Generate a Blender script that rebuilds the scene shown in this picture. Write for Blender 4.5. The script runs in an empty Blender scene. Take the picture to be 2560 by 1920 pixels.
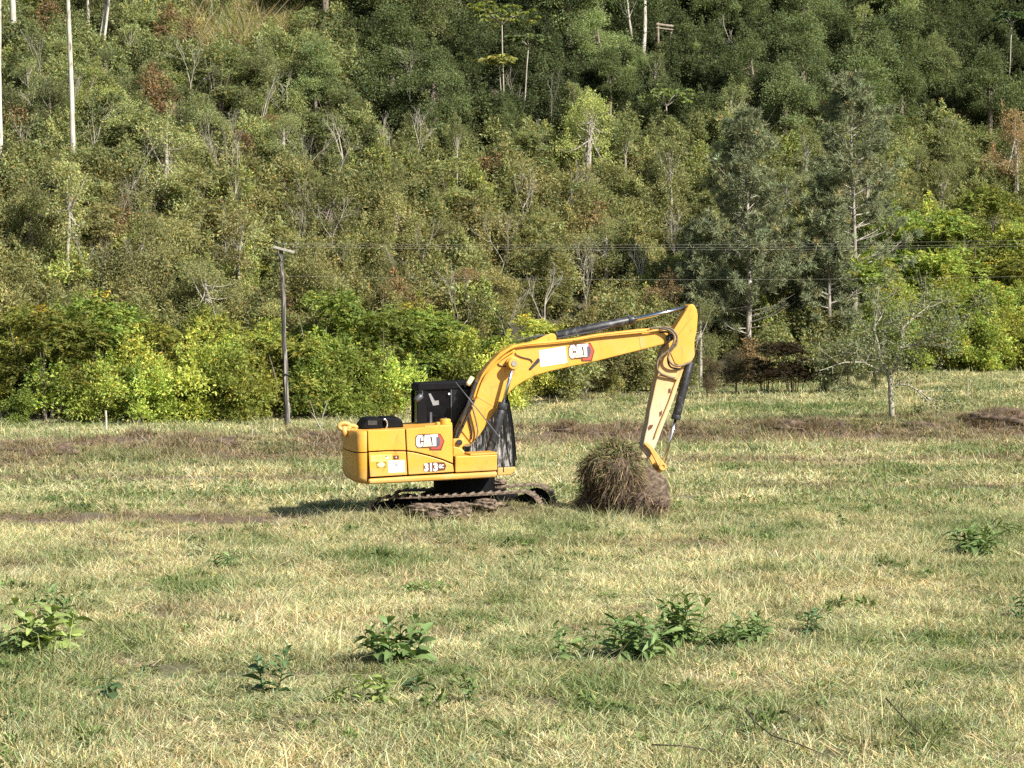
import bpy, bmesh, math, random
import numpy as np
from mathutils import Vector, Matrix

# ------------------------------------------------------------------ camera, sky, sun, exposure
SC = bpy.context.scene
COL = SC.collection
F_PX, CX, CY = 5500.0, 1280.0, 960.0          # photograph is 2560 x 1920
CAM_Z = 3.63
PITCH = math.atan(119.0 / F_PX)
cam_d = bpy.data.cameras.new('camera')
cam_d.sensor_width = 36.0
cam_d.lens = F_PX / 2560.0 * 36.0
cam_d.clip_start = 0.5
cam_d.clip_end = 2000.0
cam = bpy.data.objects.new('camera', cam_d)
COL.objects.link(cam)
cam.location = (0, 0, CAM_Z)
cam.rotation_euler = (math.radians(90) - PITCH, 0, 0)
SC.camera = cam

SUN_EL, SUN_AZ = math.radians(37), math.radians(132)       # azimuth from +Y towards +X
SUN = Vector((math.sin(SUN_AZ) * math.cos(SUN_EL), math.cos(SUN_AZ) * math.cos(SUN_EL), math.sin(SUN_EL)))
world = bpy.data.worlds.new('World')
SC.world = world
world.use_nodes = True
wn = world.node_tree
bg = wn.nodes['Background']
sky = wn.nodes.new('ShaderNodeTexSky')
sky.sky_type = 'NISHITA'
sky.sun_disc = False
sky.sun_elevation = SUN_EL
sky.sun_rotation = SUN_AZ
wn.links.new(sky.outputs[0], bg.inputs[0])
bg.inputs[1].default_value = 0.065
sd = bpy.data.lights.new('sun', 'SUN')
sd.energy = 5.0
sd.angle = math.radians(0.5)
sd.color = (1.0, 0.955, 0.88)
sun = bpy.data.objects.new('sun', sd)
COL.objects.link(sun)
sun.rotation_euler = (-SUN).to_track_quat('-Z', 'Y').to_euler()
vs = SC.view_settings
vs.view_transform = 'Standard'
vs.look = 'None'
vs.gamma = 1.0
vs.use_curve_mapping = False
vs.exposure = 1.1
SC.cycles.use_denoising = False
SC.cycles.max_bounces = 3
SC.cycles.diffuse_bounces = 2
SC.cycles.transmission_bounces = 3
SC.cycles.transparent_max_bounces = 8

# ------------------------------------------------------------------ helpers
R = math.radians
rng = np.random.default_rng(11)
random.seed(11)


def ray(x, y):
    xc, yc = (x - CX) / F_PX, -(y - CY) / F_PX
    c, s = math.cos(PITCH), math.sin(PITCH)
    return Vector((xc, c + yc * s, -s + yc * c))


CAM = Vector((0, 0, CAM_Z))


def at(x, y, Y):
    d = ray(x, y)
    return CAM + d * (Y / d.y)


def project(p):
    d = Vector(p) - CAM
    c, s = math.cos(PITCH), math.sin(PITCH)
    dep = d.y * c - d.z * s
    up = d.y * s + d.z * c
    return CX + F_PX * d.x / dep, CY - F_PX * up / dep


def smooth(a, b, v):
    t = np.clip((np.asarray(v, float) - a) / (b - a), 0, 1)
    return t * t * (3 - 2 * t)


def _h(ix, iy, seed):
    n = (ix.astype(np.int64) * 374761393 + iy.astype(np.int64) * 668265263 + seed * 1442695041) & 0xffffffff
    n = ((n ^ (n >> 13)) * 1274126177) & 0xffffffff
    return ((n ^ (n >> 16)) & 0xffff) / 65535.0


def vn(x, y, s, seed=0):
    x = np.asarray(x, float) / s
    y = np.asarray(y, float) / s
    ix, iy = np.floor(x), np.floor(y)
    fx, fy = x - ix, y - iy
    fx = fx * fx * (3 - 2 * fx)
    fy = fy * fy * (3 - 2 * fy)
    a, b = _h(ix, iy, seed), _h(ix + 1, iy, seed)
    c, d = _h(ix, iy + 1, seed), _h(ix + 1, iy + 1, seed)
    return (a + (b - a) * fx) * (1 - fy) + (c + (d - c) * fx) * fy


def fbm(x, y, s, seed=0, o=3):
    t, amp, tot = 0, 1.0, 0
    for k in range(o):
        t = t + vn(x, y, s / 2 ** k, seed + 17 * k) * amp
        tot += amp
        amp *= 0.5
    return t / tot


def edge(x):
    return np.interp(x, [-90, -22, -8, 4, 14, 26, 90], [84, 87.5, 91, 101, 107, 112, 124]) + (vn(x, x * 0, 4, 3) - .5) * 1.5


def bank_y(x):
    return np.interp(x, [-40, -20, -10, -4, 2, 8, 22, 60], [60, 64, 67, 71, 77, 79, 80, 82])


def terrain(x, y):
    x = np.asarray(x, float)
    y = np.asarray(y, float)
    e = edge(x)
    z = (fbm(x, y, 5, 5) - .5) * 0.14
    z = z + smooth(-12, 24, x) * 1.75 * smooth(72, 112, y)
    z = z + np.exp(-((y - bank_y(x) - 1.5) / 3.4) ** 2) * (0.42 - 0.05 * smooth(-8, 6, x)) * (0.35 + .8 * vn(x, y, 3, 9) + .7 * (vn(x, y, .9, 19) - .5))
    t = np.maximum(0, y - e)
    z = z + 0.56 * (np.sqrt(t * t + 9) - 3) + (fbm(x, y, 17, 8) - .5) * 3.2 * smooth(0, 14, t)
    # low earth ridge thrown up along the near track of the machine
    z = z + 0.29 * np.exp(-((y - (42.55 + .03 * x)) / .42) ** 2) * smooth(-4.2, -3.2, x) * (1 - smooth(.9, 1.9, x)) * (.65 + .7 * vn(x, y, .8, 21))
    return z


def tz(x, y):
    return float(terrain(x, y))


def on_ground(x, y, lift=0.0):
    d = ray(x, y)
    prev, t = 12.0, 12.0
    while t < 260:
        p = CAM + d * t
        if p.z - lift < tz(p.x, p.y):
            a, b = prev, t
            for _ in range(14):
                m = (a + b) / 2
                q = CAM + d * m
                if q.z - lift < tz(q.x, q.y):
                    b = m
                else:
                    a = m
            q = CAM + d * b
            return Vector((q.x, q.y, tz(q.x, q.y)))
        prev = t
        t += 0.6 if t < 60 else 1.6
    q = CAM + d * 170
    return Vector((q.x, q.y, tz(q.x, q.y)))


class MB:
    def __init__(s):
        s.v, s.f, s.mi = [], [], []

    def add(s, vs_, fs_, mi=0):
        b = len(s.v)
        s.v += [tuple(q) for q in vs_]
        s.f += [tuple(b + i for i in f) for f in fs_]
        s.mi += [mi] * len(fs_)

    def box(s, c, d, M=None):
        c = Vector(c)
        P = []
        for sx in (-.5, .5):
            for sy in (-.5, .5):
                for sz in (-.5, .5):
                    q = Vector((sx * d[0], sy * d[1], sz * d[2]))
                    P.append(c + (M @ q if M else q))
        s.add(P, [(0, 1, 3, 2), (4, 6, 7, 5), (0, 4, 5, 1), (2, 3, 7, 6), (0, 2, 6, 4), (1, 5, 7, 3)])

    def tube(s, pts, rads, n=8, cap=True, squash=None):
        pts = [Vector(p) for p in pts]
        if not hasattr(rads, '__len__'):
            rads = [rads] * len(pts)
        up = None
        V, Fc = [], []
        for i, p in enumerate(pts):
            d = (pts[min(i + 1, len(pts) - 1)] - pts[max(i - 1, 0)])
            if d.length < 1e-9:
                d = Vector((0, 0, 1))
            d.normalize()
            if up is None:
                up = Vector((0, 0, 1)) if abs(d.z) < .9 else Vector((1, 0, 0))
            a = d.cross(up)
            if a.length < 1e-6:
                a = d.cross(Vector((0, 1, 0)))
            a.normalize()
            b = a.cross(d)
            up = b
            for k in range(n):
                t = 2 * math.pi * k / n
                V.append(p + a * (math.cos(t) * rads[i]) + b * (math.sin(t) * rads[i]))
        for i in range(len(pts) - 1):
            for k in range(n):
                k2 = (k + 1) % n
                Fc.append((i * n + k, i * n + k2, (i + 1) * n + k2, (i + 1) * n + k))
        if cap:
            Fc.append(tuple(range(n - 1, -1, -1)))
            Fc.append(tuple((len(pts) - 1) * n + k for k in range(n)))
        s.add(V, Fc)

    def disc(s, c, axis, r, h, n=20):
        c = Vector(c)
        a = Vector(axis).normalized()
        s.tube([c - a * h / 2, c + a * h / 2], [r, r], n)

    def ring(s, c, axis, r0, r1, h, n=20):
        c, a = Vector(c), Vector(axis).normalized()
        u = a.cross(Vector((0, 0, 1)))
        if u.length < 1e-3:
            u = Vector((1, 0, 0))
        u.normalize()
        w = a.cross(u)
        V, Fc = [], []
        for k in range(n):
            t = 2 * math.pi * k / n
            e = u * math.cos(t) + w * math.sin(t)
            V += [c - a * h / 2 + e * r0, c - a * h / 2 + e * r1, c + a * h / 2 + e * r1, c + a * h / 2 + e * r0]
        for k in range(n):
            b, d = 4 * k, 4 * ((k + 1) % n)
            for j in range(4):
                j2 = (j + 1) % 4
                Fc.append((b + j, b + j2, d + j2, d + j))
        s.add(V, Fc)

    def prism(s, poly, w0, w1):
        """poly: list of (u, z); extruded along the local w (y) axis"""
        n = len(poly)
        ar = sum(poly[i][0] * poly[(i + 1) % n][1] - poly[(i + 1) % n][0] * poly[i][1] for i in range(n))
        if ar < 0:
            poly = poly[::-1]
        V = [(u, w0, z) for u, z in poly] + [(u, w1, z) for u, z in poly]
        Fc = [tuple(range(n)), tuple(range(2 * n - 1, n - 1, -1))]
        for i in range(n):
            j = (i + 1) % n
            Fc.append((i, n + i, n + j, j))
        s.add(V, Fc)

    def build(s, name, mat, parent=None, smooth_=False, bevel=0, seg=2, link=True):
        me = bpy.data.meshes.new(name)
        me.from_pydata(s.v, [], s.f)
        me.update()
        for m in (mat if isinstance(mat, (list, tuple)) else [mat]):
            me.materials.append(m)
        if any(s.mi):
            me.polygons.foreach_set('material_index', s.mi)
        bm = bmesh.new()
        bm.from_mesh(me)
        bmesh.ops.recalc_face_normals(bm, faces=bm.faces)
        bm.to_mesh(me)
        bm.free()
        if smooth_:
            me.polygons.foreach_set('use_smooth', [True] * len(me.polygons))
        o = bpy.data.objects.new(name, me)
        if link:
            COL.objects.link(o)
        if parent:
            o.parent = parent
        if bevel:
            md = o.modifiers.new('edge', 'BEVEL')
            md.width = bevel
            md.segments = seg
            md.limit_method = 'ANGLE'
            md.angle_limit = R(38)
        return o


def np_mesh(name, V, faces_n, mat, C=None):
    """V (k,3); faces_n verts per face, consecutive vertices form the faces"""
    me = bpy.data.meshes.new(name)
    V = np.ascontiguousarray(V, np.float32).reshape(-1, 3)
    n = len(V) // faces_n
    me.vertices.add(len(V))
    me.vertices.foreach_set('co', V.ravel())
    me.loops.add(len(V))
    me.loops.foreach_set('vertex_index', np.arange(len(V), dtype=np.int32))
    me.polygons.add(n)
    me.polygons.foreach_set('loop_start', np.arange(0, len(V), faces_n, dtype=np.int32))
    if C is not None:
        at_ = me.color_attributes.new('Col', 'FLOAT_COLOR', 'POINT')
        C = np.concatenate([C, np.ones((len(C), 1))], 1).astype(np.float32)
        at_.data.foreach_set('color', C.ravel())
    me.update(calc_edges=True)
    me.materials.append(mat)
    return me


def unit(a):
    return a / (np.linalg.norm(a, axis=-1, keepdims=True) + 1e-9)


def empty(name, loc, rz=0.0):
    o = bpy.data.objects.new(name, None)
    o.empty_display_size = 0.2
    COL.objects.link(o)
    o.location = loc
    o.rotation_euler = (0, 0, rz)
    return o


def tag(o, label=None, cat=None, group=None, kind=None):
    if label:
        o['label'] = label
    if cat:
        o['category'] = cat
    if group:
        o['group'] = group
    if kind:
        o['kind'] = kind
    return o


def link(me, name, parent=None):
    o = bpy.data.objects.new(name, me)
    COL.objects.link(o)
    if parent:
        o.parent = parent
    return o


# ------------------------------------------------------------------ materials
class NT:
    def __init__(s, name):
        s.m = bpy.data.materials.new(name)
        s.m.use_nodes = True
        s.t = s.m.node_tree
        s.b = s.t.nodes['Principled BSDF']
        s.out = s.t.nodes['Material Output']

    def n(s, typ, **kw):
        q = s.t.nodes.new(typ)
        for k, v in kw.items():
            setattr(q, k, v)
        return q

    def l(s, a, b):
        s.t.links.new(a, b)

    def noise(s, scale, detail=4, rough=.55, src='Object', mscale=None):
        tc = s.n('ShaderNodeTexCoord')
        out = tc.outputs[src]
        if mscale:
            mp = s.n('ShaderNodeMapping')
            mp.inputs['Scale'].default_value = mscale
            s.l(out, mp.inputs[0])
            out = mp.outputs[0]
        q = s.n('ShaderNodeTexNoise')
        q.inputs['Scale'].default_value = scale
        q.inputs['Detail'].default_value = detail
        q.inputs['Roughness'].default_value = rough
        s.l(out, q.inputs['Vector'])
        return q.outputs['Fac']

    def ramp(s, fac, stops):
        q = s.n('ShaderNodeValToRGB')
        el = q.color_ramp.elements
        el[0].position, el[0].color = stops[0][0], (*stops[0][1], 1)
        el[1].position, el[1].color = stops[-1][0], (*stops[-1][1], 1)
        for p, c in stops[1:-1]:
            e = el.new(p)
            e.color = (*c, 1)
        s.l(fac, q.inputs[0])
        return q.outputs[0]

    def mix(s, fac, a, b, mode='MIX'):
        q = s.n('ShaderNodeMix', data_type='RGBA', blend_type=mode)
        for sock, v in ((q.inputs[0], fac), (q.inputs[6], a), (q.inputs[7], b)):
            if isinstance(v, (int, float)):
                sock.default_value = v
            elif isinstance(v, tuple):
                sock.default_value = (*v, 1)
            else:
                s.l(v, sock)
        return q.outputs[2]

    def bump(s, h, strength, dist=.02):
        q = s.n('ShaderNodeBump')
        q.inputs['Strength'].default_value = strength
        q.inputs['Distance'].default_value = dist
        s.l(h, q.inputs['Height'])
        s.l(q.outputs[0], s.b.inputs['Normal'])


def mat_noise(name, stops, scale, rough=.8, bump=0.0, mscale=None, metallic=0.0, spec=.5, detail=5, src='Object'):
    q = NT(name)
    f = q.noise(scale, detail, .6, src=src, mscale=mscale)
    q.l(q.ramp(f, stops), q.b.inputs['Base Color'])
    q.b.inputs['Roughness'].default_value = rough
    q.b.inputs['Metallic'].default_value = metallic
    q.b.inputs['Specular IOR Level'].default_value = spec
    if bump:
        q.bump(f, bump)
    return q.m


def mat_leaf(name, source, trans=.3, gloss=.05):
    """source: 'OBJECT' uses object colour x leaf colour; 'INSTANCER' the colour kept with each scattered point"""
    q = NT(name)
    at_ = q.n('ShaderNodeAttribute', attribute_name='Col')
    if source == 'OBJECT':
        oi = q.n('ShaderNodeObjectInfo')
        tint = oi.outputs['Color']
    else:
        ia = q.n('ShaderNodeAttribute', attribute_name='tint', attribute_type='INSTANCER')
        tint = ia.outputs['Color']
    col = q.mix(1.0, at_.outputs['Color'], tint, 'MULTIPLY')
    d = q.n('ShaderNodeBsdfDiffuse')
    t = q.n('ShaderNodeBsdfTranslucent')
    g = q.n('ShaderNodeBsdfGlossy')
    g.inputs['Roughness'].default_value = .6
    g.inputs['Color'].default_value = (.8, .85, .8, 1)
    q.l(col, d.inputs[0])
    tc = q.mix(1.0, col, (1.1, 1.15, .55), 'MULTIPLY')
    q.l(tc, t.inputs[0])
    m1 = q.n('ShaderNodeMixShader')
    m1.inputs[0].default_value = trans
    q.l(d.outputs[0], m1.inputs[1])
    q.l(t.outputs[0], m1.inputs[2])
    m2 = q.n('ShaderNodeMixShader')
    m2.inputs[0].default_value = gloss
    q.l(m1.outputs[0], m2.inputs[1])
    q.l(g.outputs[0], m2.inputs[2])
    q.l(m2.outputs[0], q.out.inputs[0])
    q.t.nodes.remove(q.b)
    return q.m


def paint(name, base, dusty, dust_amt, rough=.42, low=None):
    """machine paint with dust; low=(z0,z1): more dried mud towards the bottom of the part"""
    q = NT(name)
    f1 = q.noise(2.2, 5, .6)
    f2 = q.noise(14, 4, .65)
    f3 = q.noise(1.1, 4, .6, mscale=(1.4, 1.4, .35))
    a = q.ramp(f1, [(.38, (0, 0, 0)), (.75, (1, 1, 1))])
    b = q.ramp(f2, [(.4, (.25, .25, .25)), (.7, (1, 1, 1))])
    m = q.mix(1.0, a, b, 'MULTIPLY')
    mm = q.n('ShaderNodeMath', operation='MULTIPLY_ADD')
    q.l(m, mm.inputs[0])
    mm.inputs[1].default_value = dust_amt
    fac = mm.outputs[0]
    if low:
        tc = q.n('ShaderNodeTexCoord')
        sx = q.n('ShaderNodeSeparateXYZ')
        q.l(tc.outputs['Object'], sx.inputs[0])
        mr = q.n('ShaderNodeMapRange')
        mr.inputs['From Min'].default_value = low[1]
        mr.inputs['From Max'].default_value = low[0]
        q.l(sx.outputs[2], mr.inputs[0])
        mp = q.n('ShaderNodeMath', operation='MULTIPLY')
        q.l(mr.outputs[0], mp.inputs[0])
        f3b = q.n('ShaderNodeMath', operation='MULTIPLY')
        q.l(f3, f3b.inputs[0])
        f3b.inputs[1].default_value = low[2] if len(low) > 2 else 1.0
        q.l(f3b.outputs[0], mp.inputs[1])
        q.l(mp.outputs[0], mm.inputs[2])
    else:
        mm.inputs[2].default_value = .02
    mm.use_clamp = True
    base2 = q.mix(q.ramp(f3, [(.35, (0, 0, 0)), (.7, (1, 1, 1))]), base, tuple(c * .86 for c in base))
    f4 = q.noise(5.5, 7, .7, mscale=(1.0, 1.0, .55))
    grime = q.ramp(f4, [(.56, (0, 0, 0)), (.70, (.6, .6, .6))])
    q.l(q.mix(grime, q.mix(fac, base2, dusty), (.20, .12, .045)), q.b.inputs['Base Color'])
    rr = q.n('ShaderNodeMapRange')
    rr.inputs['To Min'].default_value = rough
    rr.inputs['To Max'].default_value = .85
    q.l(fac, rr.inputs[0])
    q.l(rr.outputs[0], q.b.inputs['Roughness'])
    q.bump(f2, .04, .01)
    return q.m


YEL = (.63, .308, .030)
DUST = (.55, .37, .17)
M = {}
M['yellow'] = paint('yellow_paint', YEL, DUST, .38)
M['yellow_low'] = paint('yellow_paint_muddy_below', YEL, (.46, .31, .15), .38, low=(.66, 1.15, 1.3))
M['yellow_skirt'] = paint('yellow_paint_dusty', (.58, .30, .05), (.46, .33, .17), 1.1)
M['yellow_stick'] = paint('yellow_paint_dusty_stick', (.63, .308, .030), (.50, .40, .27), .2, low=(1.5, 3.5, 2.0))
M['black'] = mat_noise('black_steel_and_shade', [(.3, (.003, .003, .0035)), (.75, (.007, .007, .008))], 9, .7, .05, spec=.12)  # also stands for the shade inside the tracks
M['rubber'] = mat_noise('black_rubber', [(.3, (.010, .010, .010)), (.8, (.05, .045, .04))], 12, .55)
M['hose_dusty'] = mat_noise('dusty_hose', [(.3, (.05, .04, .03)), (.75, (.30, .22, .12))], 8, .7)
M['seam_shade'] = mat_noise('joint_shade', [(.3, (.035, .015, .004)), (.8, (.05, .02, .006))], 5, .8)  # shade in the gaps between body panels, put into a dark colour
M['chrome'] = mat_noise('chromed_rod', [(.3, (.55, .56, .58)), (.8, (.75, .76, .78))], 6, .16, metallic=1.0)
M['cylgrey'] = mat_noise('dirty_cylinder', [(.35, (.010, .010, .011)), (.55, (.03, .03, .032)), (.8, (.20, .19, .19))], 7, .45, .1)
M['mud'] = mat_noise('caked_mud', [(.32, (.035, .024, .016)), (.5, (.12, .085, .058)), (.68, (.27, .205, .14))], 13, .95, 1.0, detail=9)
M['soil'] = mat_noise('turned_soil', [(.25, (.035, .022, .015)), (.55, (.09, .06, .042)), (.8, (.17, .12, .08))], 9, .97, .9)
M['bankearth'] = mat_noise('bank_earth', [(.34, (.022, .015, .010)), (.50, (.085, .056, .038)), (.62, (.15, .105, .07)), (.74, (.21, .16, .10))], 5, .97, 1.0, detail=10)
M['white'] = mat_noise('white_sticker', [(.3, (.74, .74, .72)), (.8, (.82, .82, .80))], 5, .5)
M['cream'] = mat_noise('cream_sticker', [(.3, (.78, .62, .34)), (.8, (.84, .70, .42))], 5, .5)
M['lemon'] = mat_noise('lemon_sticker', [(.3, (.80, .68, .14)), (.8, (.84, .74, .20))], 5, .5)
M['olive'] = mat_noise('olive_sticker', [(.3, (.22, .15, .012)), (.8, (.28, .19, .02))], 5, .5)
M['brown'] = mat_noise('dark_brown_sticker', [(.3, (.085, .026, .006)), (.8, (.11, .035, .01))], 5, .5)
M['red'] = mat_noise('red_sticker', [(.3, (.50, .045, .03)), (.8, (.58, .07, .04))], 5, .5)
M['slate'] = mat_noise('slate_sticker', [(.3, (.06, .055, .07)), (.8, (.11, .10, .12))], 5, .5)
M['ink'] = mat_noise('grey_print', [(.3, (.16, .16, .16)), (.8, (.26, .26, .26))], 5, .7)
M['palegrey'] = mat_noise('pale_grey_print', [(.3, (.48, .50, .52)), (.8, (.6, .62, .64))], 5, .7)
M['greyplastic'] = mat_noise('grey_plastic', [(.3, (.045, .045, .05)), (.8, (.09, .09, .10))], 6, .4)

q = NT('cab_glass')
q.b.inputs['Base Color'].default_value = (.004, .004, .005, 1)
q.b.inputs['Roughness'].default_value = .06
q.b.inputs['Specular IOR Level'].default_value = .22
f = q.noise(5, 3)
q.l(q.ramp(f, [(.3, (.003, .003, .004)), (.8, (.010, .010, .012))]), q.b.inputs['Base Color'])
tr = q.n('ShaderNodeBsdfTransparent')
tr.inputs[0].default_value = (.35, .38, .40, 1)
ms = q.n('ShaderNodeMixShader')
ms.inputs[0].default_value = .07
q.l(q.b.outputs[0], ms.inputs[1])
q.l(tr.outputs[0], ms.inputs[2])
q.l(ms.outputs[0], q.out.inputs[0])
M['glass'] = q.m

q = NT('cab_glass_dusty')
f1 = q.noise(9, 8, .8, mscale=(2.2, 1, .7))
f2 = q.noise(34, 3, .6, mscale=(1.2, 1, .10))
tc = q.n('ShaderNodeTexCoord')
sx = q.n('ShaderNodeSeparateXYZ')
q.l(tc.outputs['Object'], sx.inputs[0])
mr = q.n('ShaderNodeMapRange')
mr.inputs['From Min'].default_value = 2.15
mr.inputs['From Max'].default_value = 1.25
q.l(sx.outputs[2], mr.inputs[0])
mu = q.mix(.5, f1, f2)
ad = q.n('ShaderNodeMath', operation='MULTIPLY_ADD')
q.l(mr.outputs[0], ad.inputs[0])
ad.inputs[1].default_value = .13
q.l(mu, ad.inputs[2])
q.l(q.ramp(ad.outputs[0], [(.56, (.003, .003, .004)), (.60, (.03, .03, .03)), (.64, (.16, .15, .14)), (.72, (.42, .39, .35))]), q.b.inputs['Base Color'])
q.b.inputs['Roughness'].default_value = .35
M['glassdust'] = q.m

M['crown'] = mat_leaf('leaf', 'OBJECT', .42, .012)
M['fern'] = mat_leaf('feathery_leaf', 'OBJECT', .38, .01)
M['needle'] = mat_leaf('needle', 'OBJECT', .12, .03)
M['weedleaf'] = mat_leaf('weed_leaf', 'OBJECT', .25, .05)
M['grass'] = mat_leaf('grass_blade', 'INSTANCER', .28, .02)
M['undergrowth'] = mat_leaf('undergrowth_leaf', 'INSTANCER', .42, .01)
M['bark'] = mat_noise('grey_brown_bark', [(.3, (.09, .07, .05)), (.7, (.24, .20, .15))], 5, .9, .3, mscale=(3, 3, .6))
M['palebark'] = mat_noise('pale_bark', [(.3, (.17, .15, .11)), (.7, (.42, .38, .31))], 4, .85, .2, mscale=(3, 3, .5))
M['whitebark'] = mat_noise('whitish_bark', [(.36, (.12, .10, .075)), (.44, (.34, .31, .25)), (.52, (.44, .41, .34)), (.75, (.54, .50, .43))], 2.4, .85, .3, mscale=(2.2, 2.2, .5), detail=8)
M['pinebark'] = mat_noise('pine_bark', [(.3, (.09, .07, .055)), (.55, (.30, .27, .22)), (.75, (.55, .52, .45))], 2.2, .9, .4, mscale=(3, 3, .6))
M['lichenbark'] = mat_noise('lichen_bark', [(.3, (.19, .17, .115)), (.7, (.42, .39, .30))], 6, .9, .3)
M['deadwood'] = mat_noise('weathered_wood', [(.3, (.13, .105, .08)), (.75, (.30, .25, .18))], 6, .9, .2)
M['darktwig'] = mat_noise('dark_twig', [(.3, (.05, .035, .02)), (.75, (.13, .10, .07))], 9, .9)
M['pole'] = mat_noise('weathered_pole_timber', [(.42, (.03, .026, .022)), (.54, (.09, .078, .065)), (.64, (.38, .36, .31))], 1.3, .9, .6, mscale=(16, 16, .5), detail=8)
M['crossarm'] = mat_noise('bleached_timber', [(.3, (.20, .18, .15)), (.75, (.46, .43, .36))], 8, .85, .2)
M['wire'] = mat_noise('weathered_wire', [(.3, (.16, .15, .12)), (.8, (.26, .25, .21))], 5, .6)
M['litter'] = mat_noise('hillside_soil', [(.3, (.020, .020, .010)), (.55, (.055, .05, .025)), (.75, (.11, .09, .045))], .9, .95, .6, detail=9)
M['fibre'] = mat_leaf('root_fibre', 'OBJECT', .12, .02)

# field soil: straw litter with greener and browner ground
q = NT('field_turf')
f1, f2, f3 = q.noise(.35, 6, .6), q.noise(16, 8, .8), q.noise(1.3, 5, .6)
c1 = q.ramp(f2, [(.35, (.05, .04, .018)), (.5, (.17, .14, .065)), (.68, (.36, .31, .16))])
c2 = q.ramp(f2, [(.3, (.05, .07, .02)), (.7, (.15, .19, .06))])
ea = q.n('ShaderNodeAttribute', attribute_name='earth')
es = q.n('ShaderNodeSeparateColor')
q.l(ea.outputs['Color'], es.inputs[0])
c3 = q.ramp(f2, [(.35, (.045, .028, .018)), (.5, (.115, .075, .05)), (.68, (.21, .15, .10))])
q.l(q.mix(es.outputs[0], q.mix(es.outputs[1], c1, c2), c3), q.b.inputs['Base Color'])
q.b.inputs['Roughness'].default_value = .95
q.bump(f2, .9, .05)
M['turf'] = q.m

# ------------------------------------------------------------------ ground and hillside
xs = np.concatenate([np.linspace(-260, -50, 12)[:-1], np.linspace(-50, 50, 201), np.linspace(50, 260, 12)[1:]])


def sheet(name, rows, mat):
    """rows: list of y-arrays (one value per x)"""
    V, F_ = [], []
    nx = len(xs)
    for r in rows:
        z = terrain(xs, r)
        V += list(zip(xs, r, z))
    for j in range(len(rows) - 1):
        for i in range(nx - 1):
            a = j * nx + i
            F_.append((a, a + 1, a + nx + 1, a + nx))
    mb = MB()
    mb.v, mb.f, mb.mi = V, F_, [0] * len(F_)
    o = mb.build(name, mat, smooth_=True)
    return tag(o, kind='structure')


E = edge(xs)
ft = np.concatenate([np.linspace(-.6, .15, 10)[:-1], np.linspace(.15, 1, 300)])
ground = sheet('ground', [ft_ * E for ft_ in ft], M['turf'])   # its bare earth mask is set below
tag(ground, 'flat dry pasture of straw coloured grass', None)
hs = np.concatenate([np.linspace(0, 90, 110), np.linspace(90, 330, 14)[1:]])
hill = sheet('hillside', [E + h for h in hs], M['litter'])
tag(hill, 'steep wooded hillside behind the pasture', None)


# ------------------------------------------------------------------ colours of the vegetation, by place
def clearing(px, py):
    return (max(0, 1 - ((px - 610) / 150) ** 2 - ((py - 70) / 75) ** 2))


BLOBS = [(1640, 1620, 150, 60), (2440, 1660, 150, 60), (600, 1420, 130, 35), (1000, 1420, 150, 45), (1350, 1415, 120, 40), (2500, 1380, 130, 60),
         (1250, 1500, 120, 45), (700, 1780, 150, 60), (2330, 1850, 160, 90), (950, 1740, 160, 70), (300, 1590, 120, 40), (200, 1500, 120, 40),
         (1720, 1205, 130, 22), (1950, 1030, 260, 25), (300, 1150, 200, 22), (2100, 1600, 140, 50), (1800, 1600, 140, 50), (60, 1640, 120, 60),
         (1150, 1880, 180, 70), (2400, 1330, 180, 60), (1300, 1350, 160, 30), (900, 1290, 160, 40), (1400, 1330, 140, 28), (2320, 1135, 70, 12),
         (250, 1830, 200, 60), (1700, 1850, 200, 60), (460, 1480, 100, 30)]


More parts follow.
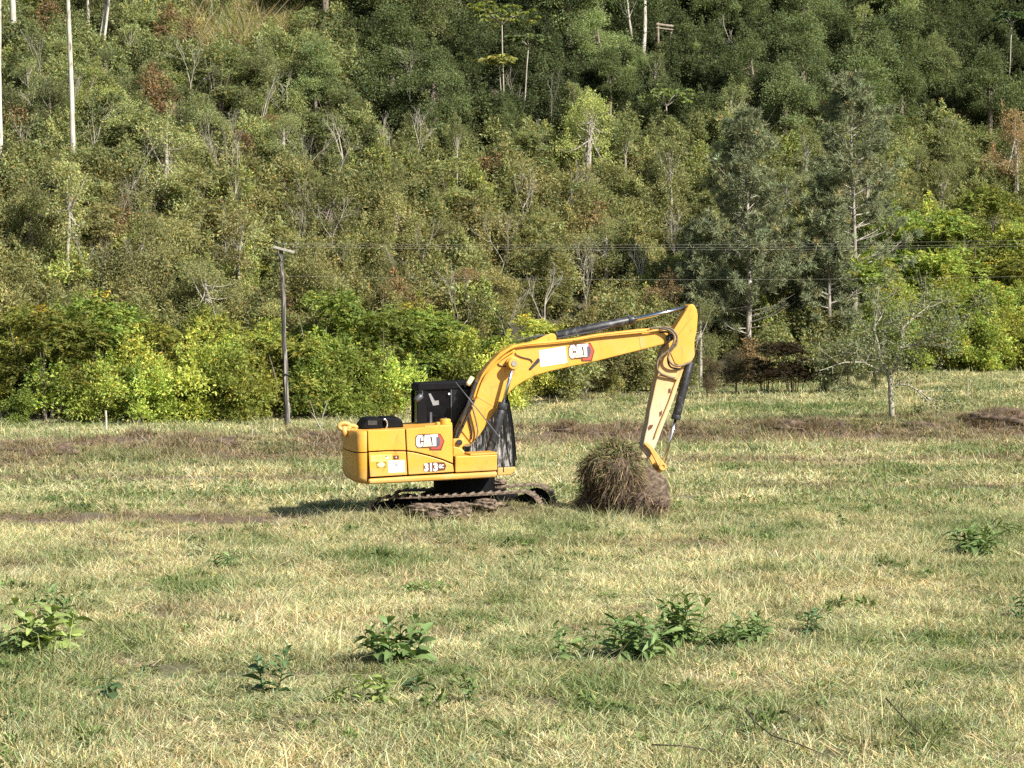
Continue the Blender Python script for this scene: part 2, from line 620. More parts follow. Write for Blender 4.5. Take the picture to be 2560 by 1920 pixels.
def field_colour(x, y):
    """tint of the grass tufts: straw, green or dead brown, from where they grow"""
    n = len(x)
    g = smooth(.46, .74, fbm(x, y, 2.4, 31) + .04 * smooth(30, 60, y)) * .58
    g2 = smooth(.5, .85, vn(x, y, .6, 77)) * .40
    z = terrain(x, y)
    c, s = math.cos(PITCH), math.sin(PITCH)
    dep = y * c - (z - CAM_Z) * s
    px = CX + F_PX * x / dep
    py = CY - F_PX * (y * s + (z - CAM_Z) * c) / dep
    blob = np.zeros(n)
    for bx, by, rx, ry in BLOBS:
        blob = np.maximum(blob, np.exp(-((px - bx) / rx) ** 2 - ((py - by) / ry) ** 2))
    g = np.clip(g + g2 + blob * (.15 + .6 * vn(x, y, .5, 78)), 0, 1)
    # dead brown: earth bank, old furrows, machine track
    b = np.exp(-((y - bank_y(x) - .3) / (6.8 - 1.4 * smooth(-8, 4, x))) ** 4) * np.clip(.80 + 1.1 * (vn(x, y, 2.5, 41) - .4), 0, 1)
    b = np.maximum(b, np.exp(-((y - 56.5 - .05 * x) / 1.0) ** 2) * (1 - smooth(-4, -1, x)) * .95)
    b = np.maximum(b, np.exp(-((y - 62 - .2 * x) / 1.3) ** 2) * smooth(1, 6, x) * .9)
    b = np.maximum(b, np.exp(-((y - 43.2 + .04 * x) / 1.3) ** 4) * (1 - smooth(-1, 2.4, x)) * np.clip(.25 + 1.2 * vn(x, y, 1.1, 43), 0, 1))
    b = np.maximum(b, np.exp(-((y - 52.5 - .06 * x) / .7) ** 2) * smooth(4, 7, x) * .8)
    b = np.maximum(b, smooth(.60, .76, fbm(x, y, .9, 55)) * .6)
    b = np.clip(b, 0, 1) * (1 - .75 * blob)
    straw = np.array([.545, .475, .265])
    green = np.array([.175, .215, .075])
    brown = np.array([.235, .165, .105])
    w = fbm(x, y, 1.5, 61)
    st = straw[None] * (.62 + .36 * w + .42 * vn(x, y, .35, 66))[:, None]
    st[:, 0] *= 1 + .10 * (vn(x, y, 2, 62) - .5)
    pale = smooth(.6, .8, fbm(x, y, 1.1, 67))[:, None] * .6
    st = st * (1 - pale) + np.array([.64, .56, .36]) * pale
    # farther grass is a bit greener, as the pasture behind the machine
    far = smooth(46, 70, y) * .12
    g = np.clip(g + far, 0, 1)
    col = st * (1 - g)[:, None] + green * g[:, None]
    col = col * (1 - b)[:, None] + (brown[None] * (.8 + .5 * w)[:, None]) * b[:, None]
    return col, b, g


gco = np.zeros(len(ground.data.vertices) * 3)
ground.data.vertices.foreach_get('co', gco)
gco = gco.reshape(-1, 3)
_, gb, gg_ = field_colour(gco[:, 0], np.maximum(gco[:, 1], 5))
ga = ground.data.color_attributes.new('earth', 'FLOAT_COLOR', 'POINT')
ga.data.foreach_set('color', np.stack([gb, gg_, gb * 0, gb * 0 + 1], 1).astype(np.float32).ravel())


# ------------------------------------------------------------------ scattering (grass and undergrowth only)
def scatter(name, P, rot, scl, idx, tint, coll, label):
    me = bpy.data.meshes.new(name)
    me.vertices.add(len(P))
    me.vertices.foreach_set('co', np.ascontiguousarray(P, np.float32).ravel())
    for nm, typ, arr, key in (('rot', 'FLOAT_VECTOR', rot, 'vector'), ('scl', 'FLOAT_VECTOR', scl, 'vector'), ('idx', 'INT', idx, 'value'),
                              ('tint', 'FLOAT_COLOR', np.concatenate([tint, np.ones((len(P), 1))], 1), 'color')):
        a = me.attributes.new(nm, typ, 'POINT')
        a.data.foreach_set(key, np.ascontiguousarray(arr, np.int32 if typ == 'INT' else np.float32).ravel())
    me.update()
    o = bpy.data.objects.new(name, me)
    COL.objects.link(o)
    ng = bpy.data.node_groups.new(name + '_scatter', 'GeometryNodeTree')
    ng.interface.new_socket('Geometry', in_out='INPUT', socket_type='NodeSocketGeometry')
    ng.interface.new_socket('Geometry', in_out='OUTPUT', socket_type='NodeSocketGeometry')
    gi, go = ng.nodes.new('NodeGroupInput'), ng.nodes.new('NodeGroupOutput')
    ip = ng.nodes.new('GeometryNodeInstanceOnPoints')
    ci = ng.nodes.new('GeometryNodeCollectionInfo')
    ci.inputs['Collection'].default_value = coll
    ci.inputs['Separate Children'].default_value = True
    ci.inputs['Reset Children'].default_value = True
    ng.links.new(gi.outputs[0], ip.inputs['Points'])
    ng.links.new(ci.outputs[0], ip.inputs['Instance'])
    ip.inputs['Pick Instance'].default_value = True

    def named(n_, typ):
        q_ = ng.nodes.new('GeometryNodeInputNamedAttribute')
        q_.data_type = typ
        q_.inputs['Name'].default_value = n_
        return q_.outputs[0]
    ng.links.new(named('idx', 'INT'), ip.inputs['Instance Index'])
    e2r = ng.nodes.new('FunctionNodeEulerToRotation')
    ng.links.new(named('rot', 'FLOAT_VECTOR'), e2r.inputs[0])
    ng.links.new(e2r.outputs[0], ip.inputs['Rotation'])
    ng.links.new(named('scl', 'FLOAT_VECTOR'), ip.inputs['Scale'])
    ng.links.new(ip.outputs[0], go.inputs[0])
    md = o.modifiers.new('scatter', 'NODES')
    md.node_group = ng
    return tag(o, label, None, None, 'stuff')


def leaf_quads(c, d, L, W, r):
    """pointed leaf rhombs: c (n,3) base, d (n,3) unit direction"""
    n = len(c)
    rnd = unit(r.normal(0, 1, (n, 3)))
    s = unit(np.cross(d, rnd))
    nn = np.cross(d, s)
    L, W = L[:, None], W[:, None]
    mid = c + d * L * .45
    return np.stack([c, mid + s * W / 2 + nn * W * .18, c + d * L - nn * L * .12, mid - s * W / 2 + nn * W * .18], 1)


def blades(n, rad, hmin, hmax, wmin, wmax, lie, tall, r, tuft=0.0):
    """bent grass blades, (n*7 vertices as quad + triangle -> two quads, tip doubled)"""
    a = r.uniform(0, 2 * np.pi, n)
    rr = rad * np.sqrt(r.uniform(0, 1, n))
    base = np.stack([rr * np.cos(a), rr * np.sin(a), np.full(n, -.02)], 1)
    if tuft:
        base[:, :2] *= r.uniform(.3, 1, (n, 1)) ** tuft
    h = r.uniform(hmin, hmax, n)
    tl = r.uniform(0, 1, n) < tall
    h = np.where(tl, h * r.uniform(1.5, 2.4, n), h)
    w = r.uniform(wmin, wmax, n) * np.where(tl, .7, 1)
    th = r.uniform(0, 2 * np.pi, n)
    fl = r.uniform(0, 1, n) < lie
    h = np.where(fl, h * 1.7, h)
    lean1 = np.where(fl, r.uniform(.9, 1.35, n), r.uniform(.05, .7, n))
    lean2 = lean1 + np.where(fl, r.uniform(-.4, .6, n), r.uniform(.1, 1.3, n))
    d = np.stack([np.cos(th), np.sin(th), np.zeros(n)], 1)
    up = np.array([0, 0, 1.0])
    p1 = base + (d * np.sin(lean1)[:, None] + up * np.cos(lean1)[:, None]) * (h * .55)[:, None]
    p2 = p1 + (d * np.sin(lean2)[:, None] + up * np.cos(lean2)[:, None]) * (h * .5)[:, None]
    base[:, 2] += np.where(fl, r.uniform(0, .05, n), 0)
    p1[:, 2] += np.where(fl, .02, 0)
    ph = r.uniform(0, np.pi, n)
    s = np.stack([np.cos(ph), np.sin(ph), np.zeros(n)], 1)
    s = s * (w / 2)[:, None]
    q1 = np.stack([base - s, base + s, p1 + s * .85, p1 - s * .85], 1)
    q2 = np.stack([p1 - s * .85, p1 + s * .85, p2 + s * .2, p2 - s * .2], 1)
    V = np.concatenate([q1, q2], 1).reshape(-1, 3)
    br = r.uniform(.45, 1.45, n)
    hue = r.normal(0, .09, n)
    C = np.stack([br * (1 + hue), br, br * (1 - hue)], 1)
    st = r.uniform(0, 1, n) < .16           # paler dead straws
    C[st] = C[st] * np.array([1.35, 1.2, 1.25])
    gr = r.uniform(0, 1, n) < .18           # greener blades
    C[gr] = C[gr] * np.array([.48, .72, .5])
    C = np.clip(C, .1, 1.9)
    return V, np.repeat(C, 8, 0)


def template_coll(name, metas):
    c = bpy.data.collections.new(name)
    for i, me in enumerate(metas):
        o = bpy.data.objects.new('%s_%02d' % (name, i), me)
        c.objects.link(o)
    return c


gr = np.random.default_rng(5)
metas = []
for k in range(6):                           # 0-5 near tufts
    V, C = blades(135, .24, .045, .12, .007, .013, .5, .05, gr)
    metas.append(np_mesh('near_tuft', V, 4, M['grass'], C))
for k in range(4):                           # 6-9 upright near clumps
    V, C = blades(100, .15, .08, .19, .007, .013, .2, .12, gr, tuft=.7)
    metas.append(np_mesh('clump', V, 4, M['grass'], C))
for k in range(5):                           # 10-14 far tufts
    V, C = blades(150, .55, .06, .15, .016, .03, .42, .05, gr)
    metas.append(np_mesh('far_tuft', V, 4, M['grass'], C))
for k in range(4):                           # 15-18 ragged tall far clumps
    V, C = blades(110, .38, .16, .40, .016, .032, .3, .08, gr, tuft=.5)
    metas.append(np_mesh('far_clump', V, 4, M['grass'], C))
for k in range(4):                           # 19-22 small leafy plants growing through the grass
    nl = 46
    a_ = gr.uniform(0, 6.28, nl)
    r_0 = .10 * np.sqrt(gr.uniform(0, 1, nl))
    c_ = np.stack([np.cos(a_) * r_0, np.sin(a_) * r_0, gr.uniform(0, .11, nl)], 1)
    d_ = unit(np.stack([np.cos(a_), np.sin(a_), gr.uniform(-.1, 1.1, nl)], 1) + gr.normal(0, .3, (nl, 3)))
    l_ = gr.uniform(.05, .12, nl)
    V = leaf_quads(c_, d_, l_, l_ * gr.uniform(.25, .45, nl), gr).reshape(-1, 3)
    br_ = gr.uniform(.6, 1.4, nl)
    metas.append(np_mesh('leafy_tuft', V, 4, M['grass'], np.repeat(np.stack([br_ * .85, br_, br_ * .8], 1), 4, 0)))
for k in range(3):                           # 23-25 flattened long straw
    V, C = blades(80, .30, .07, .15, .006, .012, .92, .0, gr)
    V[:, 2] *= .55
    metas.append(np_mesh('flat_straw', V, 4, M['grass'], C))
grass_coll = template_coll('grass_tufts', metas)


def field_points(y0, y1, dens, r):
    n = int(dens * ((.24 * (y1 ** 2 - y0 ** 2)) + 2.4 * (y1 - y0)))
    y = np.sqrt(r.uniform(y0 ** 2, y1 ** 2, n))
    x = r.uniform(-1, 1, n) * (.245 * y + 1.2)
    return x, y


GX, GY, GI, GS = [], [], [], []
for (y0, y1, dens, lo, hi, s0, s1) in ((15.5, 30, 21, 0, 6, .8, 1.2), (30, 47, 15, 0, 6, .9, 1.35), (47, 66, 5.0, 10, 15, .7, 1.1), (66, 116, 2.8, 10, 15, .9, 1.4)):
    x, y = field_points(y0, y1, dens, gr)
    GX.append(x), GY.append(y)
    GI.append(gr.integers(lo, hi, len(x)))
    GS.append(gr.uniform(s0, s1, len(x)))
for (y0, y1, dens, lo, hi, s0, s1) in ((15.5, 47, 2.2, 6, 10, .7, 1.25), (47, 116, .45, 15, 19, .35, .75)):
    x, y = field_points(y0, y1, dens, gr)
    GX.append(x), GY.append(y)
    GI.append(gr.integers(lo, hi, len(x)))
    GS.append(gr.uniform(s0, s1, len(x)))
# leafy plants, in loose colonies
x, y = field_points(15.5, 62, 2.6, gr)
kk = (fbm(x, y, 3.0, 131) + .25 * gr.uniform(0, 1, len(x))) > .66
x, y = x[kk], y[kk]
GX.append(x), GY.append(y), GI.append(gr.integers(19, 23, len(x))), GS.append(gr.uniform(.35, 1.0, len(x)))
# flattened long straw, in drifts, mostly nearest
x, y = field_points(15.5, 40, 4.0, gr)
kk = (fbm(x, y, 2.2, 151) + .18 * gr.uniform(0, 1, len(x)) - .10 * smooth(22, 36, y)) > .60
x, y = x[kk], y[kk]
GX.append(x), GY.append(y), GI.append(gr.integers(23, 26, len(x))), GS.append(gr.uniform(.7, 1.3, len(x)))
# ragged dead growth on the earth bank
xb = gr.uniform(-26, 28, 2600)
yb = bank_y(xb) + gr.normal(-.3, 3.2, 2600)
GX.append(xb), GY.append(yb), GI.append(gr.integers(15, 19, 2600)), GS.append(gr.uniform(.35, .8, 2600))
# and on the earth mounds, which are built further down
MOUNDS = [(1960, 1078, 1.1, .40, 'broken brown earth mound left of the gnarled tree'), (2075, 1072, .9, .34, 'dark earth heap in the shadow of the gnarled tree'),
          (1830, 1085, .9, .26, 'low brown earth heap right of the excavator stick'), (2500, 1058, 1.5, .50, 'reddish brown earth mound at the right edge of the pasture'),
          (2330, 1072, 1.1, .30, 'low earth mound right of the gnarled tree'), (110, 1135, 1.3, .38, 'rough brown earth mound at the left edge of the bank'),
          (520, 1112, 1.2, .28, 'low brown mound on the bank left of the utility pole'), (760, 1098, 1.1, .30, 'brown earth heap at the foot of the dead sapling'),
          (1440, 1085, 1.2, .30, 'brown earth heap on the bank under the boom')]
LIFT = []
for (x_, y_, rx_, rz_, _) in MOUNDS:
    p_ = on_ground(x_, y_)
    for k in range(90):
        a_, q_ = gr.uniform(0, 6.28), math.sqrt(gr.uniform(0, 1.3))
        dx_, dy_ = math.cos(a_) * q_ * rx_, math.sin(a_) * q_ * .8
        LIFT.append((p_.x + dx_, p_.y + .3 + dy_, rz_ * .82 * math.sqrt(max(0, 1 - min(1, q_) ** 2)) - .08))
LIFT = np.array(LIFT)
GX.append(LIFT[:, 0]), GY.append(LIFT[:, 1]), GI.append(gr.integers(15, 19, len(LIFT))), GS.append(gr.uniform(.28, .62, len(LIFT)))
n_before_lift = sum(len(a_) for a_ in GX) - len(LIFT)
# rough grass on the ridge of earth in front of the near track
xb = gr.uniform(-4.4, 2.4, 420)
yb = 42.1 + gr.normal(0, .5, 420)
GX.append(xb), GY.append(yb), GI.append(gr.integers(6, 10, 420)), GS.append(gr.uniform(.7, 1.5, 420))
GX, GY, GI, GS = map(np.concatenate, (GX, GY, GI, GS))
GZ = np.zeros(len(GX))
GZ[n_before_lift:n_before_lift + len(LIFT)] = np.maximum(LIFT[:, 2], 0)
# keep the ground below the machine and the wood clear
ex, ey = -0.96, 44.2
inside = (np.abs(GX - ex) < 2.0) & (np.abs(GY - 44.25) < 1.45)
keep = ~inside & (GY < edge(GX) + 3.5)
GX, GY, GI, GS, GZ = GX[keep], GY[keep], GI[keep], GS[keep], GZ[keep]
tint, bb, gg = field_colour(GX, GY)
# grass is thin and short on bare turned earth
bare = gr.uniform(0, 1, len(GX)) < (.62 + .25 * ((GY > 40) & (GY < 47) & (GX < -2))) * bb
bare = bare & (GZ == 0)
GX, GY, GI, GS, GZ, tint, bb, gg = (a[~bare] for a in (GX, GY, GI, GS, GZ, tint, bb, gg))
near_m = np.exp(-((GX + 1.5) / 4.2) ** 4 - ((GY - 44.6) / 2.6) ** 4)
GS = GS * (1 - .3 * bb * (GY < 60) + .15 * gg) * (1 - .45 * near_m)
lf = (GI >= 19) & (GI < 23)
fs = GI >= 23
tint[fs] = np.array([.55, .45, .28]) * gr.uniform(.65, 1.1, (int(fs.sum()), 1))
tint[lf] = np.array([.15, .185, .065]) * gr.uniform(.6, 1.3, (int(lf.sum()), 1))
n = len(GX)
hz = GS * (1 - .35 * near_m) * np.clip(.30 + 1.4 * fbm(GX, GY, 1.3, 91), .3, 1.7)
rot = np.stack([gr.normal(0, .06, n), gr.normal(0, .06, n), gr.uniform(0, 6.28, n)], 1)
scatter('pasture_grass', np.stack([GX, GY, terrain(GX, GY) + GZ], 1), rot, np.stack([GS, GS, hz], 1), GI, tint, grass_coll,
        'dry straw coloured and green grass covering the pasture')


# ------------------------------------------------------------------ foliage generators
def leaf_cols(n, r, k=4, spread=.24, hue=.10, dead=.03):
    br = np.clip(r.normal(1, spread, n), .4, 1.8)
    h = r.normal(0, hue, n)
    C = np.stack([br * (1 + h), br, br * (1 - .5 * h)], 1)
    dd = r.uniform(0, 1, n) < dead
    C[dd] = C[dd] * np.array([1.45, 1.05, .8])
    return np.repeat(np.clip(C, .05, 2.5), k, 0)


def branch_tree(mb, p, d, L, rad, depth, r, tips, spread=.6, n_seg=3, nsplit=(2, 4), taper=.62, shrink=.68, gravity=.0, sides=5):
    pts, rads = [Vector(p)], [rad]
    dv = Vector(d)
    for i in range(n_seg):
        dv = (dv + Vector(r.normal(0, .13, 3)) + Vector((0, 0, gravity))).normalized()
        pts.append(pts[-1] + dv * (L / n_seg))
        rads.append(rad * (1 - (1 - taper) * (i + 1) / n_seg))
    mb.tube(pts, rads, sides, cap=False)
    if depth == 0:
        tips.append((pts[-1], dv.copy()))
        return
    for k in range(int(r.integers(nsplit[0], nsplit[1]))):
        ax = Vector(unit(r.normal(0, 1, 3)))
        nd = (dv + ax * spread * r.uniform(.6, 1.3)).normalized()
        st = pts[-1] if k == 0 else pts[-1 - int(r.integers(0, 2))]
        branch_tree(mb, st, nd, L * shrink * r.uniform(.8, 1.15), rads[-1] * (.9 if k == 0 else .7), depth - 1, r, tips, spread, n_seg, nsplit, taper, shrink, gravity, max(3, sides - 1))


def crown_broad(r, h, rw, nleaf, lo=.25, size=(.14, .30), clumps=14, bark='bark'):
    """one broadleaf variant: returns trunk mesh builder and leaf arrays"""
    mb = MB()
    cz = h * (lo + 1) / 2
    cc = []
    for k in range(clumps):
        v = unit(r.normal(0, 1, 3)) * r.uniform(.35, .95)
        cc.append((v[0] * rw * .95, v[1] * rw * .95, cz + v[2] * h * (1 - lo) * .5, r.uniform(.16, .46) * rw))
    cc.append((0, 0, h * .90, rw * .36))
    top = Vector((r.normal(0, .1), r.normal(0, .1), h * .8))
    mid = Vector((r.normal(0, .15), r.normal(0, .15), h * .4))
    tk = .45 if rw < 1.2 and h > 3 else 1.0
    mb.tube([(0, 0, -.4), mid, top], [(.035 * h * .6 + .03) * tk, (.02 * h + .02) * tk, .012 * h * tk], 6, cap=False)
    for (x, y, z, q_) in cc:
        t = r.uniform(.35, .9)
        st = mid.lerp(top, t)
        e = Vector((x, y, z))
        e2 = e + (e - Vector((0, 0, z * .8))).normalized() * q_ * r.uniform(.5, 1.25)
        mb.tube([st, st.lerp(e, .55) + Vector((0, 0, -.1)), e, e2], [.035, .026, .016, .006], 4, cap=False)
    cc = np.array(cc)
    w = cc[:, 3] ** 2
    ci = r.choice(len(cc), nleaf, p=w / w.sum())
    v = unit(r.normal(0, 1, (nleaf, 3)))
    v[:, 2] = np.where(v[:, 2] < -.45, -v[:, 2], v[:, 2])
    rad = cc[ci, 3] * np.abs(r.normal(.9, .30, nleaf))
    c = cc[ci, :3] + v * rad[:, None] * np.array([1, 1, .8])
    d = unit(v * .7 + r.normal(0, .6, (nleaf, 3)) + np.array([0, 0, -.15]))
    L = r.uniform(size[0], size[1], nleaf)
    Q = leaf_quads(c, d, L, L * r.uniform(.28, .5, nleaf), r)
    # leading shoots above the crown
    sh = []
    for k in range(9):
        b0 = cc[int(r.integers(0, len(cc)))]
        m_ = 110
        t_ = r.uniform(0, 1, m_) ** .8
        ht = r.uniform(.25, .55) * rw * 1.1
        lean = r.normal(0, .25, 2)
        wd = (.16 * (1 - t_ * .8) * rw * .6)[:, None]
        sh.append(np.stack([b0[0] + lean[0] * t_ * ht, b0[1] + lean[1] * t_ * ht, b0[2] + b0[3] * .5 + t_ * ht], 1) + r.normal(0, 1, (m_, 3)) * wd)
    sh = np.concatenate(sh)
    dsh = unit(r.normal(0, .6, (len(sh), 3)) + np.array([0, 0, .5]))
    Lsh = r.uniform(size[0], size[1], len(sh))
    Q = np.concatenate([Q, leaf_quads(sh, dsh, Lsh, Lsh * .38, r)])
    # whole clumps lean lighter or darker in leaf colour
    cf = np.clip(r.normal(1, .13, len(cc)), .7, 1.35)[ci]
    C = np.concatenate([leaf_cols(nleaf, r) * np.repeat(cf, 4)[:, None], leaf_cols(len(sh), r) * 1.08])
    return mb, Q.reshape(-1, 3), C


def crown_fern(r, h, rw, nfr, flen=(.5, 1.0)):
    """thicket with arching feathery fronds"""
    mb = MB()
    V, C = [], []
    for k in range(9):
        a = r.uniform(0, 6.28)
        q_ = r.uniform(.2, .8) * rw
        e = Vector((math.cos(a) * q_, math.sin(a) * q_, h * r.uniform(.45, .85)))
        mb.tube([(e.x * .25, e.y * .25, -.3), (e.x * .5, e.y * .5, e.z * .5), e], [.05, .035, .012], 4, cap=False)
    n = nfr
    cl = r.uniform(-1, 1, (11, 3)) * np.array([rw * .72, rw * .72, h * .38]) + np.array([0, 0, h * .52])
    cl[0] = (0, 0, h * .85)
    ci = r.integers(0, len(cl), n)
    v = unit(r.normal(0, 1, (n, 3)))
    v[:, 2] = np.where(v[:, 2] < -.25, -v[:, 2], v[:, 2])
    c = cl[ci] + v * (rw * .42) * r.uniform(.5, 1.05, (n, 1)) * np.array([1, 1, .75])
    c[:, 2] = np.maximum(c[:, 2], .1)
    out = unit(v * np.array([1, 1, .4]) + r.normal(0, .25, (n, 3)) + np.array([0, 0, .35]))
    FL = r.uniform(flen[0], flen[1], n)
    side = unit(np.cross(out, np.array([0, 0, 1.0]) + r.normal(0, .2, (n, 3))))
    base_c = leaf_cols(n, r, 1, .2, .09, .015)
    m = 8
    for i in range(m):
        t = (i + .6) / m
        p = c + out * (FL * t)[:, None] + np.array([0, 0, -1.0]) * (FL * t * t * .55)[:, None]
        ln = FL * .30 * (1.15 - t * .8)
        for sgn in (-1, 1):
            d = unit(side * sgn + out * .55 + np.array([0, 0, -.35]) * t + r.normal(0, .12, (n, 3)))
            V.append(leaf_quads(p, d, ln, ln * .42, r))
            C.append(np.repeat(base_c * r.uniform(.85, 1.15, (n, 1)), 4, 0))
    V = np.concatenate(V).reshape(-1, 3)
    C = np.concatenate(C)
    return mb, V, C


def proto(kind, r, **kw):
    mb, V, C = (crown_fern if kind == 'fern' else crown_broad)(r, **kw)
    mt = M['fern'] if kind == 'fern' else M['crown']
    crown = np_mesh('crown', V, 4, mt, C)
    t = mb.build('trunk', M['bark'] if kind not in ('pale', 'wispy') else M['palebark'], link=False)
    return crown, t.data


tr = np.random.default_rng(23)
PROTO = {
    'scrub': [proto('broad', tr, h=4.6, rw=1.7, nleaf=13000, lo=.06, size=(.055, .145), clumps=18) for _ in range(5)],
    'pale': [proto('pale', tr, h=5.6, rw=1.6, nleaf=6000, lo=.2, size=(.05, .13), clumps=18) for _ in range(3)],
    'dark': [proto('broad', tr, h=8.0, rw=2.3, nleaf=17000, lo=.12, size=(.08, .20), clumps=20) for _ in range(4)],
    'fern': [proto('fern', tr, h=4.2, rw=1.9, nfr=900, flen=(.4, .8)) for _ in range(4)],
    'feather': [proto('fern', tr, h=4.8, rw=1.7, nfr=900, flen=(.28, .6)) for _ in range(3)],
    'wispy': [proto('wispy', tr, h=6.4, rw=1.15, nleaf=3000, lo=.35, size=(.06, .16), clumps=14) for _ in range(3)],
}
LBL = {
    'scrub': ('dense small tree in the olive green scrub on the hillside', 'hillside scrub trees'),
    'pale': ('thin leaved small tree with pale bare twigs among the hillside scrub', 'thin leaved hillside trees'),
    'dark': ('tall dark green broadleaf tree on the upper hillside', 'tall dark hillside trees'),
    'fern': ('bright yellow green feathery bush at the foot of the wooded hill', 'feathery bushes at the foot of the hill'),
}
LBL['feather'] = LBL['wispy'] = LBL['scrub']
NAME = {'feather': 'feathery_tree', 'wispy': 'slender_tree', 'scrub': 'scrub_tree', 'pale': 'thin_leaved_tree', 'dark': 'broadleaf_tree', 'fern': 'feathery_bush'}


def plant(kind, p, s, tint_, r, sz=1.0):
    crown, trunk = PROTO[kind][int(r.integers(0, len(PROTO[kind])))]
    root = empty(NAME[kind], p, r.uniform(0, 6.28))
    root.scale = (s * r.uniform(.85, 1.15), s * r.uniform(.85, 1.15), s * sz)
    link(trunk, 'trunk', root)
    c = link(crown, 'crown', root)
    c.color = (*tint_, 1)
    tag(root, LBL[kind][0], 'bush' if kind == 'fern' else 'tree', LBL[kind][1])
    return root


def hill_tint(kind, px, py, r):
    olive, brown = np.array([.262, .268, .105]), np.array([.310, .240, .110])
    green, dgreen, bright = np.array([.226, .254, .110]), np.array([.128, .158, .066]), np.array([.425, .440, .098])
    if kind == 'fern':
        c = bright * (1 - .55 * r.uniform() ** 1.3) * np.array([r.uniform(.80, 1.05), 1, 1])
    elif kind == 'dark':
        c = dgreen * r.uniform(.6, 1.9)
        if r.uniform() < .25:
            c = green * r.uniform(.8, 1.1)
    else:
        b = float(smooth(280, 560, py)) * .9 * r.uniform(.35, 1) * float(1 - .35 * smooth(1400, 1900, px))
        base = green * (1 - .4 * r.uniform()) + olive * .4 * r.uniform()
        c = base * (1 - b) + (olive * (1 - b * .65) + brown * b * .65) * b
        if r.uniform() < .06:
            c = np.array([.31, .34, .11]) * r.uniform(.9, 1.1)
        if r.uniform() < .03:
            c = np.array([.27, .19, .10])
    return c * r.uniform(.72, 1.28)


# things on the slope that stand clear of the growth before them: (pixel x, half width, lowest visible pixel y)
DROP = 75
KEEP = [(178, 9, 392), (0, 12, 385), (33, 14, 132), (245, 18, 112), (218, 8, 52), (1608, 16, 122), (1590, 10, 120), (830, 42, 425), (1030, 26, 380), (975, 26, 395),
        (478, 22, 222), (643, 18, 286), (738, 16, 282), (246, 18, 370), (1364, 32, 800), (1470, 26, 768), (1268, 14, 850), (1148, 24, 828), (1237, 22, 668),
        (1045, 18, 648), (1320, 32, 536), (833, 20, 596), (590, 14, 420), (1860, 24, 108), (2375, 24, 368), (1258, 9, 232), (1308, 12, 228), (1250, 26, 165),
        (1320, 30, 118), (1280, 40, 30), (2525, 34, 130), (1670, 36, 300), (1660, 46, 112), (610, 130, 112), (2475, 90, 92)]
KEEP = [(x_, h_, y_, on_ground(x_, y_ + DROP).y) for x_, h_, y_ in KEEP]


def clear_height(p, hw, h):
    """tallest growth at p that leaves the things in KEEP in sight"""
    gx, gy = project(p)
    k_ = F_PX / p[1]
    for (x_, w_, y_, Y_) in KEEP:
        if p[1] < Y_ + .3 and abs(gx - x_) < w_ + hw * k_ * .95:
            h = min(h, (gy - y_ + 8) / k_)
    return h


